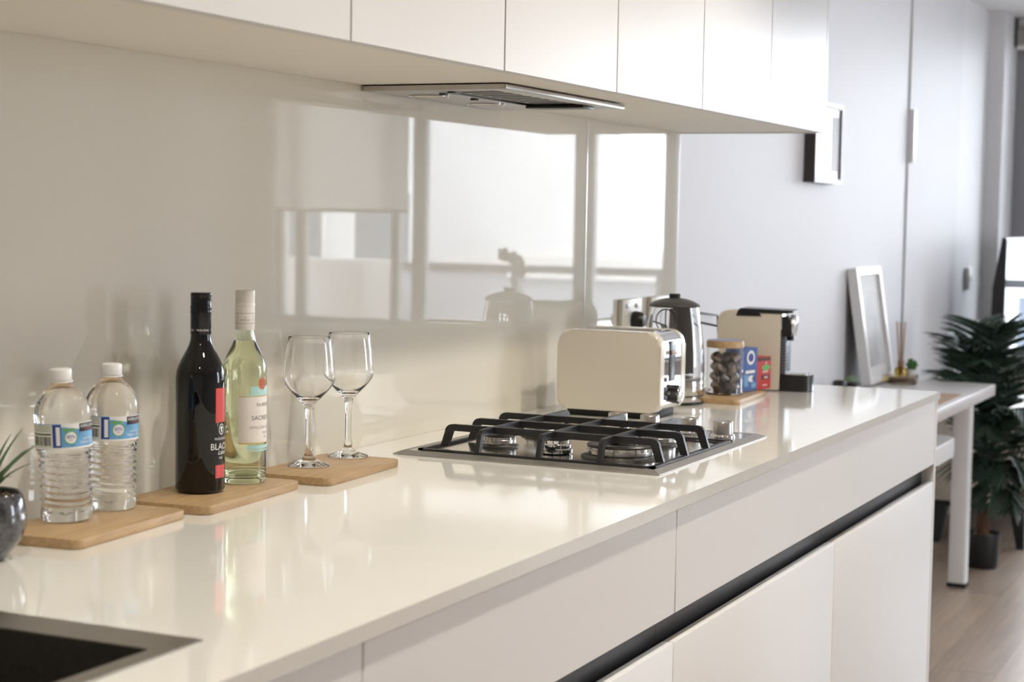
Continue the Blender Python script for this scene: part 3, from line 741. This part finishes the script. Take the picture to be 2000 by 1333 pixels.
# ------------------------------------------------------------------ wall sockets, plugs and cords
def socket(xa, xb, label, plug=True):
    s = thing('wall_socket', label, 'socket', ((xa+xb)/2, 0, BT+.182), 0, 'wall sockets on the splashback')
    h = (xb-xa)/2
    mkbox('plate', mat('socket_cream', (.78, .74, .64), .35), s, -h, h, -.0125, -.0003, -.037, .037, bev=.002)
    for sx in (-.5, .5): mkbox('switch', WHITEP, s, sx*h-.008, sx*h+.008, -.0155, -.0126, .014, .026, bev=.001)
    return s
socket(3.918, 4.045, 'double wall socket with a black plug, left of the kettle lid')
socket(4.115, 4.25, 'wall socket half hidden behind the kettle')
pg = thing('power_plug', 'round black power plug in the wall socket', 'plug', (3.992, -.0158, BT+.168))
bm = NB(); lathe(bm, [(0, .026), (.014, .025), (.020, .016), (.0215, .004), (.0215, 0), (0, 0)], 28); o = obj('body', bm, BLACK, pg, True, auto=True); o.rotation_euler = (PI/2, 0, 0)
bm = NB(); tube(bm, [(0, -.018, -.012), (.004, -.024, -.04), (.02, -.03, -.09), (-.05, -.045, -.155), (-.12, -.09, -.1635)], .0035, 8); obj('cord', bm, BLACKR, pg, True)

# ------------------------------------------------------------------ capsule jar
jx, jy = 3.897, -.277
t = thing('capsule_jar', 'clear jar of coffee capsules with a wooden lid', 'jar', (jx, jy, BT+.0114))
jr = .0425
obj('glass_wall', lathe(NB(), [(0, .0005), (jr-.002, .0005), (jr, .0025), (jr, .108), (jr-.0018, .108), (jr-.0018, .0045), (0, .0038)], 56), WGLASS, t, True, auto=True)
ld = mklathe('lid', BAMBOO, t, [(0, .1082), (jr-.003, .1082), (jr+.0005, .1085), (jr+.0008, .120), (jr-.001, .1245), (0, .1250)], 56)
mklathe('lid_top_sheen', mat('blue_daylight_sheen', (.22, .30, .50), .3), ld, [(0, .1258), (jr-.004, .1256), (jr-.002, .1248)], 48)  # blue colour paints the daylight reflected on the wooden lid top
capm = None; cols = [mat('capsule_bronze', (.34, .29, .26), .3, .8), mat('capsule_grey', (.42, .41, .41), .28, .8), mat('capsule_dark', (.12, .11, .11), .3, .7)]
cprof = [(0, .026), (.006, .026), (.0095, .0235), (.0105, .018), (.0135, .004), (.0136, .0032), (.0165, .0030), (.0165, .0020), (.0125, .0012), (0, .0008)]
cmeshes = []
for k in range(3):
    bm = lathe(NB(), cprof, 22); bmesh.ops.recalc_face_normals(bm, faces=bm.faces); me = bpy.data.meshes.new('coffee_capsule'); bm.to_mesh(me); bm.free(); me.materials.append(cols[k])
    for p in me.polygons: p.use_smooth = True
    me.set_sharp_from_angle(angle=math.radians(35)); cmeshes.append(me)
ci = 0
for lay in range(4):
    for k in range(5):
        a = k*PI/2.5+lay*.75+2.6; q = .0215
        o = bpy.data.objects.new('coffee_capsule', cmeshes[(ci*5+lay) % 3]); COL.objects.link(o)
        o.location = (jx+q*math.cos(a), jy+q*math.sin(a), BT+.0114+.0175+lay*.0222)
        o.rotation_euler = (random.uniform(.7, 1.6), random.uniform(-.4, .4), a+PI/2+random.uniform(-.5, .5))
        o.matrix_world = Matrix.Translation(o.location) @ o.rotation_euler.to_matrix().to_4x4() @ Matrix.Scale(.93, 4) @ Matrix.Translation((0, 0, -.012))
        tag(o, 'foil coffee capsule inside the clear jar with wooden lid', 'capsule', 'capsules in the jar'); ci += 1

# ------------------------------------------------------------------ tea boxes
def tea_box(name, loc, rz, w, dep, h, m, label):
    t = thing(name, label, 'box', loc, rz)
    mkbox('carton', m, t, 0, w, 0, dep, .0004, h, bev=.0008, seg=1)
    return t
bl = tea_box('tea_box', (3.950, -.302, BT+.0112), math.radians(-12), .072, .045, .103, mat('blue_carton', (.045, .11, .35), .4, noise=(40, .1)), 'blue tea box standing beside the capsule jar')
F = lambda x, y: (x, -.0006, y)
bm = NB(); 
def disc(bm, cx, cz, rx, rz_, n=24, y=-.0005):
    vs_ = [bm.verts.new((cx+rx*math.cos(2*PI*i/n), y, cz+rz_*math.sin(2*PI*i/n))) for i in range(n)]; bm.faces.new(vs_); return bm
def rect(bm, x0, x1, z0, z1, y=-.0005):
    bm.faces.new([bm.verts.new(p) for p in ((x0, y, z0), (x1, y, z0), (x1, y, z1), (x0, y, z1))]); return bm
disc(bm, .040, .080, .019, .017); disc(bm, .044, .030, .016, .008); rect(bm, .016, .060, .043, .050)
obj('white_print', bm, WHITEPR, bl)
bm = NB(); disc(bm, .040, .080, .012, .010, y=-.0008); disc(bm, .056, .030, .008, .006, y=-.0008); rect(bm, .010, .018, .078, .084); obj('dark_print', bm, DBLUE, bl)
bm = NB(); rect(bm, .010, .030, .012, .040); disc(bm, .055, .014, .012, .007, y=-.0007); obj('aqua_print', bm, mat('light_blue_print', (.16, .36, .62), .4), bl)
rd = tea_box('tea_box', (4.026, -.314, BT+.0112), math.radians(-12), .070, .045, .078, mat('red_carton', (.50, .035, .03), .4, noise=(40, .1)), 'red tea box standing in front of the coffee machine')
bm = NB(); rect(bm, .004, .066, .068, .0765); rect(bm, .024, .060, .024, .034); obj('dark_print', bm, mat('maroon_print', (.09, .015, .012), .4), rd)
bm = NB(); disc(bm, .045, .052, .020, .007); obj('green_print', bm, GREENPR, rd)
bm = NB(); rect(bm, .028, .056, .040, .0445, y=-.0006); rect(bm, .036, .054, .026, .031, y=-.0008); rect(bm, .030, .052, .008, .012); disc(bm, .045, .063, .004, .003); obj('pale_print', bm, mat('pink_print', (.75, .45, .40), .4), rd)

# ------------------------------------------------------------------ coffee machine
t = thing('coffee_machine', 'cream capsule coffee machine with black head and drip tray', 'coffee machine', (4.1786, -.2486, BT), math.radians(6))
hw = .042
bm = prism(NB(), rrect(-.082, .073, .003, .193, .01, 6, (.004, .008, .024, .008)), 'x', -hw, hw)
es = [e for e in bm.edges if abs(e.verts[0].co.x-e.verts[1].co.x) < 1e-7]
bmesh.ops.bevel(bm, geom=es, offset=.004, segments=3, profile=.5, affect='EDGES')
obj('body', bm, CREAM2, t, True, auto=True)
# top lever: black strip that overhangs the front
prof = [(.028, .181), (.022, .196), (.016, .1995), (-.10, .1970), (-.112, .1960), (-.112, .1920), (-.092, .1885), (-.030, .1885), (-.034, .181)]
obj('lever', prism(NB(), prof, 'x', -hw-.0015, hw+.0015), BLACK, t)
mkbox('chrome_edge', CHROME, t, -hw+.004, hw-.004, -.0845, -.0822, .150, .188, bev=.001)
# brewing head: drum seen from the side with a silver front
prof = [(-.0826, .181), (-.098, .182), (-.104, .173), (-.107, .158), (-.109, .144), (-.106, .133), (-.0826, .136)]
obj('brew_head', prism(NB(), prof, 'x', -.036, .036), BLACK, t)
bm = NB(); lathe(bm, [(0, .008), (.018, .0075), (.0255, .0045), (.0265, .001), (.0265, -.009)], 32); o = obj('head_cap', bm, mat('silver_cap', (.8, .8, .84), .25, .5), t, True); o.location = (0, -.107, .158); o.rotation_euler = (math.radians(98), 0, 0)
obj('outlet', lathe(NB(), [(.010, .122), (.012, .136), (0, .136)], 20, 0, -.098), BLACK, t, True)
cl = mkbox('column', mat('slate_plastic', (.055, .06, .085), .4), t, -.036, .036, -.0945, -.0826, .040, .134, bev=.002)
for k in range(11): mkbox('rib', mat('rib_grey', (.16, .17, .22), .35), cl, -.0368, .0368, -.0955, -.0860, .046+k*.0076, .0490+k*.0076)
bm = prism(NB(), rrect(-.039, .039, -.158, -.0828, .02, 8, (.036, .036, .004, .004)), 'z', .001, .040)
dt = obj('drip_tray', bm, BLACK, t, True, auto=True)
bm = prism(NB(), rrect(-.034, .034, -.152, -.0930, .02, 8, (.031, .031, .003, .003)), 'z', .0402, .0425); gl = obj('grille', bm, STEEL, dt, True, auto=True)
for k in range(5): mkbox('slot', BLACK, gl, -.026, .026, -.147+k*.010, -.143+k*.010, .0425, .0428)
bpy.context.view_layer.update()
inv = t.matrix_world.inverted()
obj('cord', tube(NB(), [inv @ Vector(p) for p in [(4.165, -.176, BT+.150), (4.18, -.10, BT+.160), (4.23, -.034, BT+.168), (4.34, -.010, BT+.170), (4.52, -.004, BT+.162), (4.66, -.004, BT+.150), (4.70, -.004, BT-.1)]], .0026, 8), BLACKR, t, True)

# ------------------------------------------------------------------ wall picture
pf = thing('wall_picture', 'small dark framed picture hanging beside the last wall cabinet', 'picture', (5.54, 0, 1.44))
PW, PH, PD = .335, .262, -.026
bm = NB()
for (a, b, c, e) in ((0, .016, 0, PH), (PW-.016, PW, 0, PH), (.016, PW-.016, 0, .016), (.016, PW-.016, PH-.016, PH)):
    box(bm, a, b, PD, .0115, c, e)
obj('frame', bm, DKWOOD, pf)
bm = NB()
for (a, b, c, e) in ((.0, .010, 0, PH), (PW-.010, PW, 0, PH), (.010, PW-.010, 0, .010), (.010, PW-.010, PH-.010, PH)):
    box(bm, a, b, PD-.0012, PD-.0001, c, e)
obj('frame_face', bm, SILVER, pf)
mkbox('mount', mat('picture_mount', (.86, .86, .86), .12), pf, .0162, PW-.0162, PD+.006, PD+.009, .0162, PH-.0162)
mkbox('print', PHOTO, pf, .22, PW-.03, PD+.005, PD+.0059, .04, PH-.04)
# light switch
ls = thing('light_switch', 'small white light switch on the wall above the palm', 'switch', (8.36, 0, 1.063))
mkbox('plate', WHITEP, ls, -.035, .035, -.010, .0115, -.052, .052, bev=.003)
mkbox('rocker', WHITEP, ls, -.010, .010, -.014, -.0101, -.012, .012, bev=.002)

# ------------------------------------------------------------------ table and what stands on it
TZ = .738
tb = thing('console_table', 'narrow pale table standing against the wall beyond the bench', 'table', (0, 0, 0))
mkbox('tabletop', TABLET, tb, 4.62, 6.530, -.448, -.012, TZ-.042, TZ, bev=.003)
mkbox('apron', WHITEM, tb, 4.72, 6.46, -.055, -.035, TZ-.09, TZ-.0425)
for (xx, yy) in ((6.452, -.352), (6.45, -.07), (4.72, -.36), (4.72, -.07)):
    lg = mkbox('leg', WHITEM, tb, xx-.032, xx+.032, yy-.032, yy+.032, .016, TZ-.0425, bev=.012, seg=3, edges='z')
    mkbox('foot', BLACKR, lg, xx-.034, xx+.034, yy-.034, yy+.034, 0.0, .0155, bev=.004)
o = obj('placemat', prism(NB(), rrect(5.43, 6.02, -.425, -.13, .02), 'z', TZ+.0003, TZ+.004), CORK, None); tag(o, 'brown wooden placemat lying on the pale table', 'placemat')
# leaning frame
lf = thing('photo_frame', 'large white photo frame leaning on the wall above the table', 'frame', (6.13, -.088, TZ+.0006))
FW, FH, FT = .36, .415, .035
bm = NB()
for (a, b, c, e) in ((0, .026, 0, FH), (FW-.026, FW, 0, FH), (.026, FW-.026, 0, .026), (.026, FW-.026, FH-.026, FH)):
    box(bm, a, b, 0, FT, c, e)
obj('frame', bm, WHITEM, lf)
mkbox('backing', mat('frame_backing', (.12, .11, .11), .8), lf, .02, FW-.02, FT-.006, FT-.001, .02, FH-.02)
mkbox('mount', mat('frame_mount', (.66, .64, .62), .6), lf, .0262, FW-.0262, .012, .016, .0262, FH-.0262)
mkbox('print', PHOTO, lf, .06, FW-.06, .0108, .0119, .06, FH-.09)
lf.rotation_euler = (-.155, 0, 0); lf.location.z += .0058
# tray with diffuser and small plant
tr = mklathe('candle_dish', glass('smoky_glass', (.86, .80, .68), 1.45), None, [(0, .0006), (.05, .0006), (.054, .003), (.056, .034), (.053, .0345), (.051, .006), (0, .005)], 40)
tr.location = (6.345, -.150, TZ); tag(tr, 'low glass dish beside the leaning frame on the table', 'dish')
cn = mklathe('candle', mat('brown_wax', (.14, .075, .045), .5), None, [(0, .0062), (.047, .0062), (.047, .022), (.01, .0225), (0, .0225)], 36); cn.location = (6.345, -.150, TZ); tag(cn, 'brown candle inside the low glass dish', 'candle')
df = thing('reed_diffuser', 'reed diffuser in a small amber bottle beside the leaning frame', 'diffuser', (6.56-.09, -.115, TZ+.0006))
mklathe('bottle', glass('amber_oil', (.80, .56, .10), 1.4), df, [(0, 0), (.020, 0), (.022, .003), (.022, .040), (.018, .047), (.010, .050), (.010, .058), (0, .058)], 32)
mklathe('collar', CORK, df, [(.0115, .052), (.0125, .053), (.0125, .072), (.004, .073)], 24)
for k in range(6):
    a = k*1.05; q = .004
    obj('reed', tube(NB(), [(q*math.cos(a), q*math.sin(a), .02), (q*math.cos(a)-.016+.012*math.cos(a), q*math.sin(a)+.014*math.sin(a), .215)], .0017, 6), mat('reed_cane', (.50, .34, .22), .7), df, True)
sp = thing('small_potted_plant', 'tiny round green plant in a white pot beside the diffuser', 'plant', (6.535-.04, -.150, TZ+.0006))
mklathe('pot', WHITEP, sp, [(0, 0), (.019, 0), (.0225, .040), (.0205, .040), (.019, .034), (0, .034)], 32)
bm = NB()
for k in range(60):
    v = Vector((random.gauss(0, 1), random.gauss(0, 1), random.gauss(0, 1))).normalized()*random.uniform(.010, .020)
    bmesh.ops.create_icosphere(bm, subdivisions=1, radius=.006, matrix=Matrix.Translation((v.x, v.y, .056+v.z)))
obj('foliage', bm, mat('moss_green', (.05, .16, .03), .6), sp, kind='stuff')
# sprig peeking over the bench edge
sg = thing('succulent_sprig', 'pale green succulent sprig peeking over the end of the bench', 'plant', (5.96, -.085, TZ+.0006))
mklathe('pot', BLACK, sg, [(0, 0), (.03, 0), (.036, .055), (.033, .055), (.031, .048), (0, .048)], 32)
GL = mat('pale_succulent', (.20, .34, .14), .45)
for k in range(16):
    a = k*2.4; q = .004+.026*((k*5) % 7)/7; bm = NB()
    bmesh.ops.create_icosphere(bm, subdivisions=2, radius=.013, matrix=Matrix.Translation((1.5*q*math.cos(a), 1.5*q*math.sin(a), .105-q*.9)) @ Matrix.Rotation(a, 4, 'Z') @ Matrix.Rotation(.7, 4, 'Y') @ Matrix.Diagonal((1.2, .62, .42, 1)))
    obj('leaf', bm, GL, sg, True)
sg.scale = (.55, .55, .46); sg.location.y = -.06
obj('stem', tube(NB(), [(0, 0, .047), (0, 0, .10)], .003, 6), PALMS, sg)
db = mklathe('dark_bowl', BLACK, None, [(0, 0), (.016, 0), (.022, .008), (.024, .034), (.019, .045), (0, .048)], 32); db.location = (5.82, -.055, TZ+.0006); tag(db, 'small dark rounded jar behind the bench end, left of the sprig', 'jar')

# stool tucked under the table
st = thing('stool', 'white stool tucked under the pale table', 'stool', (5.83, -.30, 0))
bm = prism(NB(), rrect(-.20, .20, -.115, .17, .07, 8), 'z', .535, .600)
bmesh.ops.bevel(bm, geom=[e for e in bm.edges if abs(e.verts[0].co.z-e.verts[1].co.z) < 1e-6], offset=.010, segments=3, profile=.5, affect='EDGES')
obj('seat', bm, WHITEM, st, True, auto=True)
for (sx, sy) in ((-1, -.5), (1, -.5), (-1, 1), (1, 1)):
    obj('leg', tube(NB(), [(sx*.13, .03+sy*.09, .534), (sx*.13, .03+sy*.09, .0006)], .014, 12), OAKP, st, True)

# ------------------------------------------------------------------ TV unit and TV
tv = thing('tv_unit', 'cream low cabinet on black splayed legs behind the palm', 'cabinet', (0, 0, 0))
mkbox('body', OAKP, tv, 7.30, 8.62, -.455, -.062, .178, .545, bev=.004)
mkbox('underframe', BLACK, tv, 7.33, 8.59, -.435, -.075, .150, .1778)
for k in range(3): mkbox('door', OAKP, tv, 7.31+k*.434, 7.738+k*.434, -.4705, -.4555, .186, .537, bev=.002)
for (xx, yy, sx, sy) in ((7.36, -.415, -.03, -.022), (7.36, -.105, -.03, .012), (8.56, -.415, .03, -.022), (8.56, -.105, .03, .012)):
    bm = NB(); A_ = [bm.verts.new((xx+q[0]*.030, yy+q[1]*.027, .1498)) for q in ((-1, -1), (1, -1), (1, 1), (-1, 1))]; B_ = [bm.verts.new((xx+sx+q[0]*.016, yy+sy+q[1]*.015, .0004)) for q in ((-1, -1), (1, -1), (1, 1), (-1, 1))]
    bm.faces.new(A_); bm.faces.new(B_[::-1])
    for i in range(4): bm.faces.new((A_[i], B_[i], B_[(i+1) % 4], A_[(i+1) % 4]))
    obj('leg', bm, BLACK, tv)
T = thing('television', 'flat black television on the low cream cabinet', 'television', (7.78, -.262, .5455))
bm = prism(NB(), [(0, .055), (0, .715), (.018, .715), (.052, .50), (.060, .12), (.030, .055)], 'x', 0, .90)
obj('housing', bm, BLACK, T)
mkbox('screen', SCREEN, T, .008, .892, -.0022, -.0004, .072, .706)
mkbox('stand', BLACK, T, .20, .70, -.06, .10, .0005, .012, bev=.003); mkbox('neck', BLACK, T, .40, .50, .012, .030, .0125, .09)

# ------------------------------------------------------------------ palm
pa = thing('potted_palm', 'tall dark green palm in a black pot beside the table', 'palm', (6.87, -.362, 0))
mklathe('pot', mat('black_pot', (.012, .012, .013), .45), pa, [(0, .0005), (.060, .0005), (.062, .003), (.068, .125), (.066, .135), (.063, .134), (.061, .120), (0, .118)], 40)
mklathe('soil', mat('pale_soil', (.36, .27, .17), .9, noise=(90, .4), bump=(100, 1)), pa, [(0, .1205), (.060, .1205), (.060, .1185), (0, .1185)], 28)
mklathe('trunk', TRUNK, pa, [(.024, .1206), (.025, .15), (.022, .20), (.018, .24), (0, .25)], 20, fn=lambda r, z, a: r*(1+.08*math.sin(6*a+z*120)))
def frond(az, height, reach, droop, n=13, ll=.20, base=.22, lw=.0085):
    """a stem that rises and arches; leaflets on both sides"""
    bm = NB(); P = []
    for i in range(25):
        s = i/24
        q = reach*(s**1.6); z = base+height*math.sin(min(1, s*1.08)*PI/2)-droop*s**3
        P.append(Vector((q*math.cos(az), q*math.sin(az), z)))
    tube(bm, P, [max(.0010, .0052*(1-.8*i/24)) for i in range(25)], 6)
    for i in range(n*2):
        s = .36+.62*(i//2)/(n-1); side = 1 if i % 2 else -1
        k = min(23, int(s*24)); f = s*24-k; p = P[k].lerp(P[k+1], f); tg = (P[k+1]-P[k]).normalized()
        sd = tg.cross(Vector((0, 0, 1)));
        if sd.length < .05: sd = Vector((-math.sin(az), math.cos(az), 0))
        sd.normalize(); nrm = sd.cross(tg).normalized()
        dirv = (tg*(.62+.5*(s-.36))+sd*side*.95-nrm*.10).normalized()
        L_ = ll*math.sin(PI*(.22+.70*(s-.36)/.62))*random.uniform(.92, 1.08); w = lw
        wv = dirv.cross(nrm).normalized()
        prev = None
        for j, (u_, ww) in enumerate(((0, .35), (.25, 1), (.6, .85), (.85, .45), (1, .03))):
            c_ = p+dirv*L_*u_-Vector((0, 0, 1))*L_*.22*u_*u_
            a_ = bm.verts.new(c_+wv*w*ww); m_ = bm.verts.new(c_-nrm*w*.35*ww); b_ = bm.verts.new(c_-wv*w*ww)
            if prev: bm.faces.new((prev[0], a_, m_, prev[1])); bm.faces.new((prev[1], m_, b_, prev[2]))
            prev = (a_, m_, b_)
    return obj('frond', bm, PALM, pa, False)
fr = [(2.75, .62, .16, .02), (1.75, .66, .13, .0), (3.6, .70, .10, .0), (.6, .72, .15, .0), (4.7, .66, .17, .02), (5.5, .60, .20, .05), (2.3, .46, .26, .10), (4.2, .47, .22, .10), (5.0, .40, .26, .14), (3.3, .40, .20, .08), (.1, .5, .24, .08), (1.2, .55, .2, .04), (4.5, .30, .18, .16), (3.9, .26, .16, .12), (5.7, .36, .22, .15), (4.9, .55, .12, .0), (2.9, .56, .24, .03), (2.5, .68, .2, .02), (3.2, .62, .2, .03), (4.4, .60, .24, .05), (4.7, .18, .14, .17), (4.2, .22, .12, .2), (3.5, .2, .13, .16), (5.2, .24, .17, .2), (2.8, .3, .16, .14), (4.0, .40, .12, .06), (3.4, .70, .07, 0), (2.2, .66, .09, 0), (4.6, .72, .07, 0), (3.0, .60, .13, 0)]
for a in fr: frond(*a)

# ------------------------------------------------------------------ roller blinds
def blind(y0, y1, drop, label, x=9.03):
    t = thing('roller_blind', label, 'blind', (x, (y0+y1)/2, 0), 0, 'roller blinds')
    h = (y1-y0)/2
    o = obj('roll', lathe(NB(), [(0, -h), (.030, -h), (.030, h), (0, h)], 28), FABRIC, t, True, auto=True); o.rotation_euler = (PI/2, 0, 0); o.location = (0, 0, 2.262)
    for s in (-1, 1): mkbox('bracket', GREYPL, t, -.036, .022, s*h+(0.0005 if s > 0 else -.0065), s*h+(.0065 if s > 0 else -.0005), 2.19, CH-.003, bev=.002)
    mkbox('fabric', FABRIC, t, -.029, -.0275, -h, h, drop, 2.262)
    mkbox('hem_bar', WHITEM, t, -.033, -.023, -h, h, drop-.022, drop, bev=.003)
    return t
blind(-4.235, -3.335, 1.345, 'pale roller blind lowered halfway over the far window', 9.09-.02)
blind(-.93, -.075, 2.20, 'white roller blind rolled up beside the far wall corner', 9.03)

# ------------------------------------------------------------------ balcony and the street beyond
mkbox('floor_balcony', CONC, None, 9.245, 11.0, -5.2, .6, -.20, -.05, kind='structure')
rl = thing('balcony_railing', 'dark balcony railing with pale vertical slats outside the far window', 'railing', (10.6, 0, -.05))
mkbox('top_rail', RAILM, rl, -.03, .03, -4.4, .55, 1.00, 1.05, bev=.004)
mkbox('bottom_rail', RAILM, rl, -.02, .02, -4.4, .55, .10, .14)
for y in (-4.38, -3.36, -2.34, -1.32, -.30, .53): mkbox('post', RAILM, rl, -.025, .025, y-.025, y+.025, .001, 1.00)
smesh = None; y = -4.30
while y < -3.40:
    if smesh is None:
        s_ = mkbox('slat', SLATM, rl, -.010, .010, -.030, .030, .141, .999); smesh = s_.data; s_.location = (0, y, 0)
    else:
        s_ = bpy.data.objects.new('slat', smesh); COL.objects.link(s_); s_.parent = rl; s_.location = (0, y, 0)
    y += .070
pb = mkbox('planter_wall', CONC, None, 9.9, 10.3, -5.0, -4.12, -.0495, 1.02, bev=.01); tag(pb, 'tall pale concrete planter box on the balcony', 'planter')
def building(name, label, x0, x1, y0, y1, z1, m, nw, nz, win=True):
    t = thing(name, label, 'building', (0, 0, -9.0))
    mkbox('wall', m, t, x0, x1, y0, y1, 0, z1+9, 0); mkbox('roof', CONC, t, x0-.2, x1+.2, y0-.2, y1+.2, z1+9.001, z1+9.35)
    for i in range(nw):
        for j in range(nz):
            yy = y0+(i+.5)*(y1-y0)/nw; zz = z1+9-1.4-j*3.0
            w_ = mkbox('window', WHITEM, t, x0-.06, x0-.001, yy-.7, yy+.7, zz-.75, zz+.75); mkbox('pane', BGLASS, w_, x0-.075, x0-.061, yy-.6, yy+.6, zz-.65, zz+.65)
building('apartment_block', 'pale apartment block across the street', 30, 40, -22, -14.2, 8.5, BLDG, 4, 4)
building('grey_building', 'low grey building across the street', 26, 34, -11.5, -6.8, .35, BLDG2, 3, 2)
building('white_house', 'white low building across the street beside the grey one', 25, 33, -6.4, -1.5, 1.1, BLDG, 3, 2)
mkbox('floor_street', GROUND, None, 11.5, 120, -80, 60, -9.2, -9.0, kind='structure')
# orchid on the sill
oc = thing('potted_orchid', 'small orchid in a white pot on the far window sill', 'plant', (9.035, -2.62, .6625))
mklathe('pot', WHITEP, oc, [(0, 0), (.035, 0), (.045, .08), (.041, .08), (.038, .07), (0, .07)], 28)
obj('stem', tube(NB(), [(0, 0, .07), (.01, .02, .2), (.0, .03, .33), (-.03, -.02, .42), (-.04, -.08, .44)], .004, 6), PALMS, oc, True)
for k, (yy, zz) in enumerate(((-.08, .44), (-.02, .42), (.03, .35), (.01, .40))):
    bm = NB()
    for q in range(5):
        a = q*2*PI/5; bmesh.ops.create_icosphere(bm, subdivisions=1, radius=.022, matrix=Matrix.Translation((-.03, yy+.022*math.cos(a), zz+.022*math.sin(a))) @ Matrix.Diagonal((.3, 1, 1, 1)))
    obj('flower', bm, mat('orchid_white', (.75, .68, .72), .5), oc, True)
for k in range(5):
    a = k*1.3; obj('leaf', tube(NB(), [(0, 0, .068), (.04*math.cos(a), .04*math.sin(a), .11), (.10*math.cos(a), .10*math.sin(a), .10)], [.006, .022, .002], 8, flat=(1, .2)), LEAF, oc, True)
